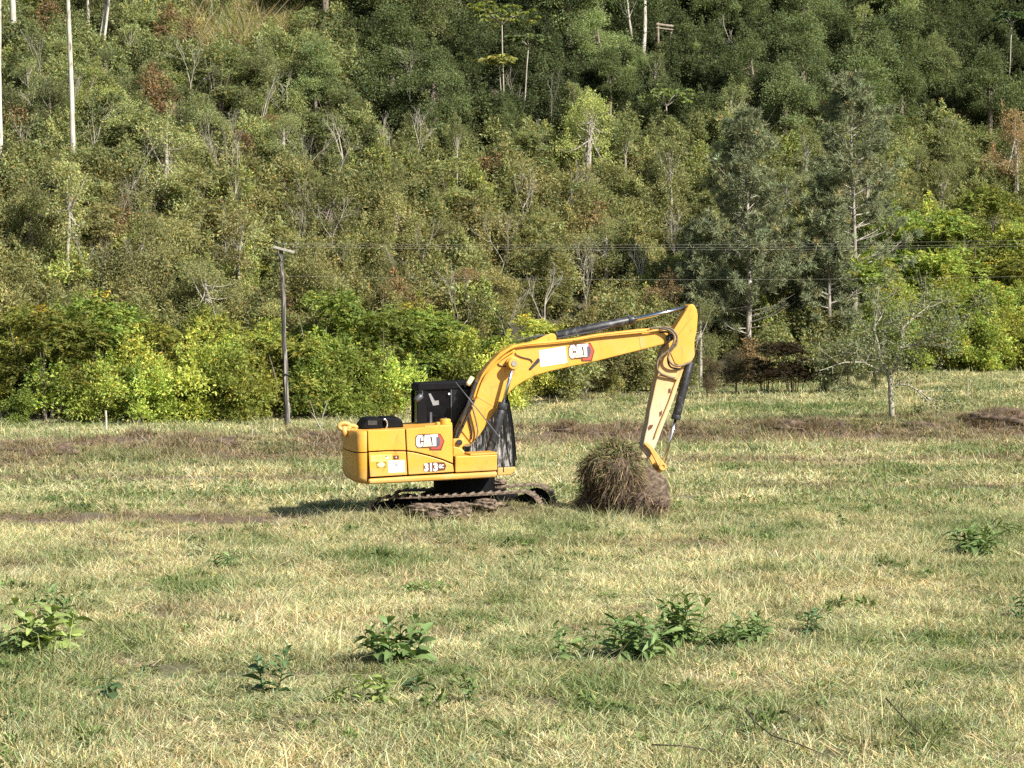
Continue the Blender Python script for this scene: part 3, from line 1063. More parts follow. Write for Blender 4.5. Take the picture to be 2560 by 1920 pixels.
hr = np.random.default_rng(77)
count = {}
y = 84.0
row = 0
while y < 166:
    stp = 3.0 + (y - 84) * .008
    half = .245 * y + 3
    x = -half + (row % 2) * stp * .5
    while x < half:
        xx, yy = x + hr.uniform(-1, 1) * stp * .42, y + hr.uniform(-1, 1) * stp * .42
        x += stp
        e = float(edge(xx))
        t = yy - e
        if t < .6:
            continue
        z = tz(xx, yy)
        px, py = project((xx, yy, z + 3))
        if py < -330:
            continue
        if clearing(px, py + 20) > .05 or (px > 2370 and py < 60):
            continue
        pine_zone = 1760 < px < 2230 and t < 4.0
        right_bright = px > 2060 and 560 < py < 960 and t < 17
        left_bright = px < 1420 and t < 6.0
        if pine_zone and hr.uniform() < .6:
            continue
        if left_bright or (right_bright and hr.uniform() < .85):
            kind, s = 'fern', hr.uniform(.5, .98)
            if right_bright:
                s *= 1.35
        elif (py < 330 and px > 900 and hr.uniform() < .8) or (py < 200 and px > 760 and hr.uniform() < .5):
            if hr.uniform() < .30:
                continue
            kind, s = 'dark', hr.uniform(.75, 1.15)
        elif hr.uniform() < .16:
            kind, s = 'pale', hr.uniform(.7, 1.15)
        elif hr.uniform() < .30:
            kind, s = 'wispy', hr.uniform(.6, 1.05)
        elif hr.uniform() < .34:
            kind, s = 'feather', hr.uniform(.55, 1.0)
        else:
            kind, s = 'scrub', hr.uniform(.55, 1.0)
            if t < 3:
                s *= .6
        if 1280 < px < 2080 and t < 7 and kind != 'dark':
            s *= .72
        sz_f = hr.uniform(.85, 1.2)
        h0 = {'feather': 4.8, 'wispy': 6.4, 'scrub': 4.6, 'pale': 5.6, 'dark': 8.0, 'fern': 4.2}[kind] * s * sz_f
        h1 = clear_height((xx, yy, z), 1.9 * s, h0)
        if h1 < .3 * h0:
            continue
        s *= h1 / h0
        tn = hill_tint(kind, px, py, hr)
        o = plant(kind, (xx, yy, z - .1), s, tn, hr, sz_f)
        zone = ('lower', 'middle', 'upper')[0 if py > 640 else 1 if py > 330 else 2] + ' ' + ('left', 'centre', 'right')[0 if px < 860 else 1 if px < 1700 else 2]
        hue = 'yellow green' if tn[1] > .21 else 'brownish' if tn[0] > tn[1] else 'olive' if tn[0] > .88 * tn[1] else 'green'
        what = {'feather': 'feathery tree', 'wispy': 'slender pale stemmed tree', 'scrub': 'bushy small tree', 'pale': 'thin leaved bare twigged tree', 'dark': 'tall dense broadleaf tree', 'fern': 'feathery bush'}[kind]
        if kind == 'fern':
            zone = 'foot, ' + ('far left' if px < 420 else 'left of the utility pole' if px < 720 else 'behind the excavator' if px < 1500 else 'right side')
            hue = 'bright yellow green' if tn[1] > .24 else 'dull green'
        tag(o, '%s %s on the wooded slope, %s' % (hue, what, zone), None, '%s %s%s, %s' % (hue, what, 'es' if kind == 'fern' else 's', zone))
        count[kind] = count.get(kind, 0) + 1
    y += stp * .92
    row += 1
print('hill plants', count)

# undergrowth filling the ground between the trees
ur = np.random.default_rng(9)
um = []
for k in range(4):
    mb, V, C = crown_broad(ur, h=1.6, rw=.95, nleaf=3200, lo=.0, size=(.05, .13), clumps=9)
    um.append(np_mesh('undergrowth_clump', V, 4, M['undergrowth'], C))
for k in range(2):
    V, C = blades(260, .8, .6, 1.5, .03, .06, .15, .0, ur)
    um.append(np_mesh('tall_grass_clump', V, 4, M['undergrowth'], C))
under_coll = template_coll('undergrowth_clumps', um)
n = 5200
uy = np.sqrt(ur.uniform(86 ** 2, 172 ** 2, n))
ux = ur.uniform(-1, 1, n) * (.245 * uy + 3)
k = uy > edge(ux) + .3
for i in range(n):
    if k[i] and clear_height((ux[i], uy[i], tz(ux[i], uy[i])), 1.2, 2.6) < 2.2:
        k[i] = False
ux, uy = ux[k], uy[k]
n = len(ux)
uz = terrain(ux, uy)
idx = ur.integers(0, 4, n)
tt = np.zeros((n, 3))
for i in range(n):
    px, py = project((ux[i], uy[i], uz[i] + 1))
    tt[i] = hill_tint('scrub', px, py, ur) * .95
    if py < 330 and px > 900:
        tt[i] = np.array([.085, .105, .045]) * ur.uniform(.6, 1.3)  # darker tint stands for the shade between the tall trees
    if (px < 1420 and uy[i] - edge(ux[i]) < 6) or (px > 2080 and py > 560 and uy[i] - edge(ux[i]) < 14):
        tt[i] = hill_tint('fern', px, py, ur)
    if clearing(px, py) > .02:
        idx[i] = 4 + int(ur.integers(0, 2))
        tt[i] = np.array([.56, .47, .30]) * ur.uniform(.8, 1.15) if ur.uniform() < .75 else np.array([.16, .19, .05])
rot = np.stack([ur.normal(0, .1, n), ur.normal(0, .1, n), ur.uniform(0, 6.28, n)], 1)
s = ur.uniform(.8, 1.9, n)
# extra tall dry grass in the clearing near the top of the picture
cx, cy_, ct = [], [], []
for k in range(260):
    p = on_ground(ur.uniform(470, 760), ur.uniform(10, 150))
    cx.append(p.x), cy_.append(p.y)
    ct.append(np.array([.58, .48, .31]) * ur.uniform(.75, 1.15) if ur.uniform() < .8 else np.array([.17, .2, .06]))
cx, cy_ = np.array(cx), np.array(cy_)
m_ = len(cx)
P = np.concatenate([np.stack([ux, uy, uz - .1], 1), np.stack([cx, cy_, terrain(cx, cy_)], 1)])
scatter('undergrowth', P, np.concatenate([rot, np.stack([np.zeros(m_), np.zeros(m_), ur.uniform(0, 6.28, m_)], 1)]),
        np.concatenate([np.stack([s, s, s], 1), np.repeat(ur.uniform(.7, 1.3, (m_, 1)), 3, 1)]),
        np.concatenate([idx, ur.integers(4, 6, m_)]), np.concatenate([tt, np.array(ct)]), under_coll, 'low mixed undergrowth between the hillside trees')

# ------------------------------------------------------------------ individual trees
tr2 = np.random.default_rng(101)


def base_under(px, py, drop=0.0):
    """ground spot seen at that pixel, or a little farther down the slope"""
    return on_ground(px, py + drop)


def straight_tree(px0, py0, px1, py1, r0, label, name, mat, crown_h=6, above=True, group=None, tint_=(.075, .10, .035), ncl=9):
    """tall clear trunk: visible from (px0, py0) at the foot to (px1, py1)"""
    b = on_ground(px0, py0 - 30 + DROP)
    top = at(px1, py1, b.y)
    d = (top - b).normalized()
    L = (top - b).length
    full = L + (crown_h if above else 0)
    root = empty(name, b)
    mb = MB()
    pts = []
    k_ = 9
    for i in range(k_):
        t = i / (k_ - 1)
        q_ = d * (full * t - (.6 if i == 0 else 0))
        q_ = q_ + Vector((math.sin(t * 7 + px0) * .05, math.cos(t * 6) * .05, 0)) * (1 if 0 < i else 0)
        pts.append(q_)
    mb.tube(pts, [r0 * (1.15 - .65 * i / (k_ - 1)) for i in range(k_)], 10)
    tips = []
    for i in range(ncl):
        t = tr2.uniform(max(.55, L / full * .98), 1.0)
        a = tr2.uniform(0, 6.28)
        branch_tree(mb, d * full * t, (math.cos(a), math.sin(a), tr2.uniform(.5, 1.1)), tr2.uniform(1.2, 2.2), r0 * .22, 1, tr2, tips, .6, 2, (2, 4))
    mb.build('trunk', mat, root, smooth_=True)
    c = []
    for (p, dv) in tips:
        n_ = 55
        c.append(np.array(p)[None] + tr2.normal(0, .42, (n_, 3)))
    c = np.concatenate(c)
    dd = unit(tr2.normal(0, .5, (len(c), 3)) + np.array([0, 0, -.8]))
    Ls = tr2.uniform(.16, .3, len(c))
    me = np_mesh('crown', leaf_quads(c, dd, Ls, Ls * .3, tr2).reshape(-1, 3), 4, M['crown'], leaf_cols(len(c), tr2))
    o = link(me, 'crown', root)
    o.color = (*tint_, 1)
    return tag(root, label, 'tree', group)


straight_tree(182, 425, 172, -12, .13, 'tall whitish trunked tree rising out of the scrub near the left edge', 'eucalyptus_tree', M['whitebark'])
straight_tree(3, 405, -3, -12, .13, 'tall whitish trunk cut by the left edge of the picture', 'eucalyptus_tree', M['whitebark'])
straight_tree(37, 150, 30, 15, .17, 'short thick whitish trunk in the top left corner', 'eucalyptus_tree', M['whitebark'], crown_h=8)
straight_tree(238, 125, 266, -12, .085, 'slender leaning whitish trunk, left one of a close pair', 'eucalyptus_tree', M['whitebark'])
straight_tree(246, 130, 276, -12, .075, 'slender leaning whitish trunk, right one of a close pair', 'eucalyptus_tree', M['whitebark'])
straight_tree(220, 70, 217, -12, .085, 'thin straight pale trunk at the top edge between taller trunks', 'eucalyptus_tree', M['palebark'])
straight_tree(1607, 135, 1611, 30, .15, 'bright white trunk in the dark wood, left of its neighbour', 'white_trunked_tree', M['whitebark'], crown_h=3, tint_=(.10, .13, .04))
straight_tree(1590, 150, 1574, 45, .10, 'thin broken looking pale trunk in the dark wood', 'white_trunked_tree', M['palebark'], crown_h=3, tint_=(.07, .10, .03))


def bare_tree(px, py, h_px, label, spread=.55, depth=4, rad=.07, mat='palebark', lean=0.0, first=.42, group=None, cat='tree', name='bare_tree', lift=1.0):
    b = on_ground(px, py + (DROP if lift == 1.0 else 0))
    sc = F_PX / b.y
    target = at(px, py, b.y)
    H = h_px / sc
    extra = max(0, target.z - b.z)
    root = empty(name, b)
    mb = MB()
    tips = []
    r_ = np.random.default_rng(int(px * 7 + py))
    L0 = extra + H * first
    rad = rad * .8
    branch_tree(mb, (0, 0, -.3), (lean, 0, 1), L0, rad, depth, r_, tips, spread, 3, (3, 5), .62, .50 if L0 > 2.2 else .62, .05, 6)
    mb.build('trunk', M[mat], root)
    return tag(root, label, cat, group)


bare_tree(836, 432, 130, 'large leafless pale tree with fine upswept crown in mid hillside', .45, 5, .085)
bare_tree(1030, 385, 70, 'leafless pale tree with round twiggy crown right of the largest bare tree', .5, 5, .07)
bare_tree(975, 400, 80, 'cluster of thin bare upright stems beside a round leafless tree', .35, 5, .06)
bare_tree(480, 225, 65, 'small leafless pale tree above the left scrub', .55, 4, .06)
bare_tree(645, 290, 90, 'slim leafless tree with side twigs and pale trunk', .5, 4, .06)
bare_tree(738, 285, 55, 'pair of short pale bare stems near the upper scrub', .4, 3, .06)
bare_tree(247, 375, 75, 'thin dead stem with whorled twigs beside the whitish trunk', .8, 3, .05)
bare_tree(1364, 800, 130, 'tall thin leafless tree with pale stem above the excavator boom', .5, 4, .06)
bare_tree(1470, 770, 85, 'leafless grey sapling with fan shaped twigs above the boom', .42, 5, .05)
bare_tree(1268, 850, 120, 'slender pale stem with thin foliage rising behind the excavator', .35, 3, .045)
bare_tree(1148, 830, 90, 'twin stemmed bare shrub behind the excavator cab', .4, 4, .05)
bare_tree(1237, 670, 70, 'leafless grey twiggy tree in the middle of the slope', .5, 4, .05)
bare_tree(1045, 650, 60, 'short bare forked stem left of the slope centre', .5, 3, .05)
bare_tree(1320, 540, 80, 'bare spreading grey tree near the centre of the slope', .6, 5, .06)
bare_tree(835, 600, 50, 'small bleached dead tree above the utility pole wires', .5, 4, .06)
bare_tree(590, 425, 60, 'thin bare twisted stem in the left middle scrub', .5, 3, .045)
bare_tree(1865, 110, 60, 'dead forked pale tree in the dark upper wood', .6, 3, .08)
bare_tree(2375, 370, 55, 'small leafless grey tree on the right slope', .6, 4, .06)
for i, (x_, y_) in enumerate(((2400, 60), (2440, 75), (2470, 40), (2500, 85), (2540, 60), (2425, 20), (2520, 25), (2480, 100), (2555, 100), (2390, 95))):
    bare_tree(x_, y_, 75, 'leafless grey shrub in the bare thicket at the top right corner', .5, 5, .045, 'deadwood', group='bare thicket at the top right corner', name='bare_shrub', cat='shrub', lift=.2)


sr_ = np.random.default_rng(404)
for i in range(34):
    x_, y_ = sr_.uniform(40, 1720), sr_.uniform(200, 800)
    o = bare_tree(x_, y_, sr_.uniform(60, 130), 'thin leafless pale sapling poking out of the hillside scrub', sr_.uniform(.3, .5), 4, sr_.uniform(.03, .05), group='thin bare saplings in the hillside scrub', name='bare_sapling', cat='sapling')


# --- umbrella crowned slender trees
def umbrella_tree(px0, py0, px1, py1, label, cw, tint_, r0=.045):
    b = on_ground(px0, py0 + DROP)
    top = at(px1, py1, b.y)
    v = top - b
    root = empty('umbrella_tree', b)
    mb = MB()
    mb.tube([(0, 0, -.3), v * .35 + Vector((.05, 0, 0)), v * .7, v], [r0 * 1.2, r0, r0 * .85, r0 * .6], 7)
    C, D, L = [], [], []
    for k in range(7):
        a = k * .9 + tr2.uniform(-.2, .2)
        e = v + Vector((math.cos(a) * cw * .45, math.sin(a) * cw * .45, cw * .28 * tr2.uniform(.6, 1.2)))
        mb.tube([v - Vector((0, 0, .15)), v.lerp(e, .6) + Vector((0, 0, .02)), e], [r0 * .5, r0 * .35, .015], 5, cap=False)
        for j in range(6):
            e_ = np.array(e) + tr2.normal(0, cw * .16, 3) * np.array([1, 1, .5])
            for q_ in range(9):
                aa = q_ * .7 + tr2.uniform(0, .3)
                C.append(e_)
                D.append((math.cos(aa), math.sin(aa), -.45 + tr2.normal(0, .1)))
                L.append(tr2.uniform(.26, .42))
    mb.build('trunk', M['palebark'], root, smooth_=True)
    C, D, L = np.array(C), unit(np.array(D)), np.array(L)
    me = np_mesh('crown', leaf_quads(C, D, L, L * .38, tr2).reshape(-1, 3), 4, M['crown'], leaf_cols(len(C), tr2))
    link(me, 'crown', root).color = (*[c_ * .8 for c_ in tint_], 1)
    return tag(root, label, 'tree')


umbrella_tree(1258, 235, 1255, 55, 'tallest slender pale trunk with a yellow green umbrella crown at the top edge', 2.6, (.24, .27, .06))
umbrella_tree(1305, 230, 1322, 110, 'slender pale trunk topped by a small dark umbrella crown', 1.7, (.13, .16, .06))
umbrella_tree(1258, 255, 1248, 160, 'low yellow leaved umbrella tree beside the tallest slender trunk', 1.5, (.30, .30, .08), .035)
umbrella_tree(2520, 140, 2530, 55, 'umbrella tree with dark flat crown near the top right corner', 1.8, (.10, .15, .06))
umbrella_tree(1680, 330, 1665, 260, 'pale leaved umbrella tree at the edge of the dark wood', 2.2, (.22, .27, .09))


# --- pines
def pine(px, pbase, ptop, width_px, label, nt, lean=0.0, r0=.19, open_front=False, tint_=(.185, .205, .105)):
    b = on_ground(px, pbase)
    H = (at(px, ptop, b.y).z - b.z)
    W = width_px / (F_PX / b.y)
    r_ = np.random.default_rng(int(px))
    root = empty('pine_tree', b)
    mb = MB()
    ax = [Vector((lean * H * t + math.sin(t * 5) * .1, math.cos(t * 4) * .08, H * t)) for t in np.linspace(0, 1, 12)]
    ax[0] = ax[0] - Vector((0, 0, .3))
    mb.tube(ax, list(np.interp(np.linspace(0, 1, 12), [0, .5, 1], [r0, r0 * .62, .02])), 9, cap=False)

    def axis(t):
        q_ = t * 11
        i = min(10, int(q_))
        return ax[i].lerp(ax[i + 1], q_ - i)
    C, D = [], []
    z = .14
    while z < .985:
        nb = int(r_.integers(3, 6))
        reach = W / 2 * np.interp(z, [.1, .3, .6, .85, 1], [.55, 1.0, .92, .55, .12])
        for k in range(nb):
            a = r_.uniform(0, 6.28)
            if open_front and z < .5 and math.sin(a) < -.35 and abs(math.cos(a)) < .8:
                a += math.pi
            ln = reach * r_.uniform(.55, 1.15)
            p0 = axis(z)
            rise = np.interp(z, [0, 1], [.05, .75]) + r_.normal(0, .12)
            dv = Vector((math.cos(a), math.sin(a), rise)).normalized()
            p1 = p0 + dv * ln * .55
            p2 = p1 + (dv + Vector((0, 0, .35))).normalized() * ln * .45
            mb.tube([p0, p1, p2], [.035 * (1.2 - z * .6), .022, .008], 4, cap=False)
            bare = z < .24 and r_.uniform() < .75
            if bare:
                continue
            for j in range(nt):
                t = r_.uniform(.35, 1.05)
                q_ = (p0.lerp(p1, t / .55) if t < .55 else p1.lerp(p2, (t - .55) / .45))
                c = np.array(q_) + r_.normal(0, .16, 3) * np.array([1, 1, .8])
                for m in range(30):
                    d = unit(np.array(dv) * .5 + np.array([0, 0, .35]) + r_.normal(0, .75, 3))
                    C.append(c)
                    D.append(d)
        z += .022
    for m in range(60):
        C.append(np.array(axis(1)) + r_.normal(0, .1, 3))
        D.append(unit(np.array([0, 0, .8]) + r_.normal(0, .6, 3)))
    mb.build('trunk', M['pinebark'], root, smooth_=True)
    C, D = np.array(C), np.array(D)
    L = r_.uniform(.20, .38, len(C))
    cols = leaf_cols(len(C) // 30 + 5, r_, 30, .22, .06, .02)
    cols = np.repeat(cols[:len(C)], 4, 0)
    me = np_mesh('crown', leaf_quads(C, D, L, np.full(len(C), .030), r_).reshape(-1, 3), 4, M['needle'], cols)
    link(me, 'crown', root).color = (*tint_, 1)
    return tag(root, label, 'tree')


pine(1868, 925, 285, 320, 'tall dark pine behind the excavator boom tip, left of the two big pines', 13, r0=.17)
pine(2135, 935, 195, 360, 'tallest dark pine with a pale streaked trunk, right of the two big pines', 13, r0=.15, lean=-.01, open_front=True)
pine(2068, 945, 430, 170, 'smaller slim pine with a pale trunk between the two big pines', 9, r0=.12, open_front=True)
pine(1760, 900, 560, 180, 'short dark pine just left of the two big pines', 10, r0=.10)

# dark brush at the foot of the pines, and short dead stems
dk = [('fern', 1985, 985, .55, (.050, .036, .020), 'dark brown dead brush heap at the foot of the pines'),
      ('scrub', 2060, 985, .42, (.06, .075, .03), 'low dull shrub beside the dark brush heap'),
      ('scrub', 1770, 1000, .42, (.13, .10, .055), 'brownish dry shrub behind the excavator stick'),
      ('scrub', 1840, 985, .45, (.10, .085, .05), 'low brown shrub left of the dark brush heap'),
      ('scrub', 2120, 985, .5, (.10, .11, .05), 'olive shrub at the foot of the tallest pine'),
      ('fern', 1915, 985, .55, (.075, .06, .034), 'brown brush left of the dark dead heap'),
      ('scrub', 2190, 975, .45, (.12, .14, .055), 'low green shrub behind the gnarled tree'),
      ('scrub', 1700, 985, .5, (.085, .075, .04), 'dull shrub right behind the stick of the excavator')]
for kind, x_, y_, s_, c_, lb in dk:
    p = on_ground(x_, y_)
    o = plant(kind, (p.x, p.y, p.z - .05), s_, c_, tr2)
    o.name = 'dry_shrub'
    tag(o, lb, 'shrub')
    del o['group']
bare_tree(1878, 925, 110, 'short broken pale stump stem in front of the left pine', .8, 2, .13, 'palebark', name='dead_tree', lift=.1)
bare_tree(1465, 985, 60, 'cluster of grey dead stems under the boom at the wood edge', .5, 4, .04, 'deadwood', name='dead_tree', lift=.1)

# --- small gnarled tree standing in the pasture
b = on_ground(2228, 1052)
root = empty('gnarled_tree', b)
mb = MB()


def gp(x_, y_, w_=0.0):
    return at(x_, y_, b.y) - b + Vector((0, w_, 0))


tips = []
mb.tube([gp(2229, 1062), gp(2229, 1020), gp(2227, 985), gp(2226, 958), gp(2224, 938)], [.125, .105, .10, .095, .105], 9)
limbs = [[(2224, 940, 0), (2205, 905, .2), (2200, 860, .4), (2190, 820, .6), (2212, 790, .7), (2200, 760, .8)],
         [(2224, 940, 0), (2240, 915, -.3), (2245, 870, -.6), (2268, 865, -.7), (2300, 850, -.9)],
         [(2245, 870, -.6), (2290, 862, -.6), (2320, 845, -.8), (2360, 828, -1.0), (2395, 800, -1.1)],
         [(2224, 940, 0), (2195, 925, -.3), (2150, 905, -.7), (2100, 905, -1.0), (2060, 918, -1.2)],
         [(2224, 940, 0), (2215, 900, .8), (2170, 890, 1.4), (2120, 880, 1.8)],
         [(2235, 962, 0), (2270, 962, .2), (2305, 980, .3), (2330, 1000, .3)],
         [(2245, 870, -.6), (2255, 820, -.2), (2290, 790, .1), (2320, 770, .3)]]
gr2 = np.random.default_rng(55)
for L_ in limbs:
    pts = [gp(*q_) for q_ in L_]
    rr_ = list(np.linspace(.048, .02, len(pts)))
    mb.tube(pts, rr_, 6, cap=False)
    for i in range(1, len(pts)):
        for k in range(3):
            d = (pts[i] - pts[i - 1]).normalized() + Vector(gr2.normal(0, .7, 3)) + Vector((0, 0, .25))
            branch_tree(mb, pts[i - 1].lerp(pts[i], gr2.uniform(.2, 1)), d.normalized(), gr2.uniform(.5, .95), .018, 2, gr2, tips, .7, 2, (2, 4), .6, .65, 0, 4)
mb.build('trunk', M['lichenbark'], root, smooth_=True)
C = np.concatenate([np.array(p)[None] + gr2.normal(0, .16, (19, 3)) for p, d in tips])
Ls = gr2.uniform(.06, .14, len(C))
me = np_mesh('crown', leaf_quads(C, unit(gr2.normal(0, 1, (len(C), 3))), Ls, Ls * .5, gr2).reshape(-1, 3), 4, M['crown'], leaf_cols(len(C), gr2))
link(me, 'crown', root).color = (.20, .22, .11, 1)
tag(root, 'small gnarled lichen covered tree standing alone at the right of the pasture', 'tree')

# ------------------------------------------------------------------ pole, wires, posts, timber frame
b = on_ground(719, 1070)
root = empty('utility_pole', b)
top = at(703, 622, b.y) - b
mb = MB()
pr_ = np.random.default_rng(4)
mb.tube([Vector((0, 0, -.5))] + [top * t + Vector((pr_.normal(0, .014), pr_.normal(0, .014), 0)) for t in np.linspace(.05, 1, 18)], [.125] + [float(v * pr_.uniform(.93, 1.07)) for v in np.linspace(.118, .075, 18)], 9)
mb.build('post', M['pole'], root)
mb = MB()
mb.tube([at(692, 622, b.y - .1) - b, at(704, 652, b.y - .1) - b], .018, 6)
mb.tube([at(725, 630, b.y - .1) - b, at(705, 655, b.y - .1) - b], .018, 6)
mb.build('brace', M['cylgrey'], root)
mb = MB()
a0, a1 = at(683, 617, b.y - .12) - b, at(736, 631, b.y - .12) - b
dv = (a1 - a0).normalized()
Mx = Matrix((dv, Vector((0, 1, 0)), dv.cross(Vector((0, 1, 0))))).transposed()
mb.box((a0 + a1) / 2, ((a1 - a0).length, .09, .10), Mx)
arm = mb.build('crossarm', M['crossarm'], root, bevel=.015)
ins = []
for t in (.22, .5, .92):
    c = a0.lerp(a1, t) + Vector((0, 0, .10))
    mb = MB()
    mb.tube([c - Vector((0, 0, .04)), c + Vector((0, 0, .04)), c + Vector((0, 0, .05)), c + Vector((0, 0, .12)), c + Vector((0, 0, .15))], [.02, .02, .055, .05, .015], 10)
    mb.build('insulator', M['greyplastic'], arm, smooth_=True)
    ins.append(b + c + Vector((0, 0, .1)))
mb = MB()
mb.ring(top * .30, (0, 0, 1), .13, .15, .06)
mb.build('band', M['cylgrey'], root)
tag(root, 'old wooden utility pole with pale crossarm at the wood edge', 'utility pole')
ends = [(2700, 596, 103), (2700, 606, 104), (2700, 612, 105)]
ends = ends + [(2700, 688, 104)]
starts = ins + [b + at(704, 690, b.y) - b]
wl = ['uppermost thin overhead wire running right from the pole crossarm', 'middle overhead wire running right from the pole crossarm',
      'overhead wire running right from the outer end of the pole crossarm', 'single lower overhead wire running right from the pole']
for s_, (x_, y_, Y_), lb in zip(starts, ends, wl):
    e_ = at(x_, y_, Y_)
    mb = MB()
    pts = []
    for i in range(25):
        t = i / 24
        p = s_.lerp(e_, t)
        p.z -= .35 * 4 * t * (1 - t) * .5
        pts.append(p)
    mb.tube(pts, .0032, 5)
    tag(mb.build('overhead_wire', M['wire']), lb, 'wire', 'overhead wires')


def stick(px0, py0, px1, py1, r0, name, label, cat, mat):
    b_ = on_ground(px0, py0)
    t_ = at(px1, py1, b_.y)
    mb_ = MB()
    v_ = t_ - b_
    mb_.tube([Vector((0, 0, -.25)), v_ * .5 + Vector((.015, 0, 0)), v_], [r0, r0 * .95, r0 * .85], 8)
    root_ = mb_.build(name, M[mat])
    root_.location = b_
    return tag(root_, label, cat)


stick(265, 1082, 264, 1026, .045, 'fence_post', 'short white fence post at the left wood edge', 'fence post', 'whitebark')
stick(630, 1094, 628, 1055, .022, 'stake', 'thin pale stake on the bank left of the utility pole', 'stake', 'palebark')
stick(2418, 998, 2419, 945, .03, 'stake', 'thin grey stake on the right of the pasture', 'stake', 'palebark')
stick(2079, 975, 2081, 915, .03, 'stake', 'thin pale stake in front of the dark brush', 'stake', 'palebark')
# forked dead sapling on the bank
b = on_ground(806, 1092)
root = empty('dead_sapling', b)
mb = MB()
g2 = lambda x_, y_: at(x_, y_, b.y) - b
mb.tube([g2(808, 1098), g2(800, 1068), g2(788, 1045), g2(778, 1030)], [.03, .026, .018, .01], 6)
mb.tube([g2(800, 1070), g2(808, 1035), g2(816, 1012), g2(818, 1000)], [.024, .02, .014, .008], 6)
mb.tube([g2(790, 1050), g2(782, 1022), g2(774, 1000)], [.014, .01, .006], 5)
mb.build('stem', M['palebark'], root)
tag(root, 'forked dead sapling on the brown bank right of the utility pole', 'sapling')

# rough timber frame in the upper wood
b = on_ground(1648, 112 + DROP)
root = empty('timber_frame', b)
g2 = lambda x_, y_, w_=0: at(x_, y_, b.y) - b + Vector((0, w_, 0))
for (x0, y0, x1, y1, w_) in ((1646, 160, 1645, 56, 0), (1680, 160, 1679, 58, .6)):
    mb = MB()
    mb.tube([g2(x0, y0, w_) - Vector((0, 0, 2.6)), g2((x0 + x1) / 2, (y0 + y1) / 2, w_), g2(x1, y1, w_)], [.085, .08, .07], 8)
    mb.build('post', M['deadwood'], root)
for (ya, yb_, r_) in ((61, 63, .08), (70, 72, .05)):
    mb = MB()
    mb.tube([g2(1640, ya, -.12), g2(1684, yb_, .5)], [r_, r_], 8)
    mb.build('rail', M['deadwood'], root)
tag(root, 'rough timber frame of posts and rails half hidden in the dark wood', 'frame')

# ------------------------------------------------------------------ excavator
YAW = R(11)
O_ = Vector((-0.96, 44.2, 0.0))
NRM = Vector((-math.sin(YAW), math.cos(YAW), 0))
UX = Vector((math.cos(YAW), math.sin(YAW), 0))
exc = empty('excavator', O_, YAW)
tag(exc, 'yellow tracked excavator with raised boom digging in the dry pasture', 'excavator')


def P(x, y, w):
    """photograph pixel -> (u, z) in the machine's own upright plane at sideways offset w"""
    d = ray(x, y)
    t = ((O_ + NRM * w - CAM).dot(NRM)) / d.dot(NRM)
    p = CAM + d * t - O_
    return (p.dot(UX), p.z)


def P3(x, y, w, trace=None):
    u, z = P(x, y, w if trace is None else trace)
    return Vector((u, w, z))


def Z1(x, y):
    return 820 + x / 3.814, 920 + y / 3.814


def Z2(x, y):
    return 1130 + x / 3.318, 740 + y / 3.318


def Z3(x, y):
    return 900 + x / 9.217, 1070 + y / 9.217


def plate(name, px, w0, w1, mat, parent=exc, bevel=.012, trace=None, seg=2):
    mb_ = MB()
    mb_.prism([P(x, y, w0 if trace is None else trace) for x, y in px], w0, w1)
    return mb_.build(name, mat, parent, bevel=bevel, seg=seg)


# --- body core, panels, skirt
plate('body_core', [(916, 1080), (1129, 1067), (1133, 1180), (920, 1194)], -1.205, 1.19, M['seam_shade'], bevel=0)  # dark core colour carries the shade of the panel gaps
g = 1.5
plate('side_panel', [(919.5, 1076.5), (1012, 1072.5), (1014.3, 1125.7), (990, 1125.6), (965, 1125.8), (921.3, 1128.2)], -1.25, -1.17, M['yellow'])
plate('side_panel', [(921.8, 1131.5), (965, 1128.9), (1014.6, 1128.9), (1018.3, 1187), (925.3, 1192.6)], -1.25, -1.17, M['yellow_low'])
plate('side_panel', [(1015.2, 1072.3), (1060, 1068), (1062, 1064.5), (1131, 1062.5), (1132.3, 1158.4), (1106, 1147.3), (1073.6, 1137.6), (1041, 1129.6), (1017.6, 1125.9)], -1.25, -1.17, M['yellow'])
plate('side_panel', [(1017.8, 1129.2), (1041, 1133), (1073.6, 1141), (1106, 1150.9), (1132.6, 1162), (1134.6, 1179.8), (1021.4, 1186.8)], -1.25, -1.17, M['yellow_low'])
plate('frame_skirt', [(921, 1197), (1020, 1190.6), (1136, 1184), (1243, 1178), (1244, 1189), (1238, 1194), (1140, 1199.5), (1008, 1206.5), (922, 1211)], -1.24, 1.2, M['yellow_skirt'], bevel=.05, seg=3)
plate('hood', [(916, 1077.5), (1014, 1073), (1060, 1068.2), (1130, 1063.8), (1130, 1068), (916, 1082)], -1.16, 1.18, M['yellow'], trace=-1.2)
tb = plate('tool_box', [(1138.2, 1141), (1243, 1136.6), (1243, 1176), (1138.2, 1181.5)], -1.25, -.5, M['yellow_low'], bevel=.02)
plate('lid', [(1175, 1139), (1177, 1134.6), (1243, 1131), (1244, 1136)], -1.24, -.52, M['yellow'], tb, bevel=.008, trace=-1.24)
mb = MB()
mb.box(P3(1150, 1172, -.2), (1.2, 1.6, .25))
mb.build('front_platform', M['black'], exc)


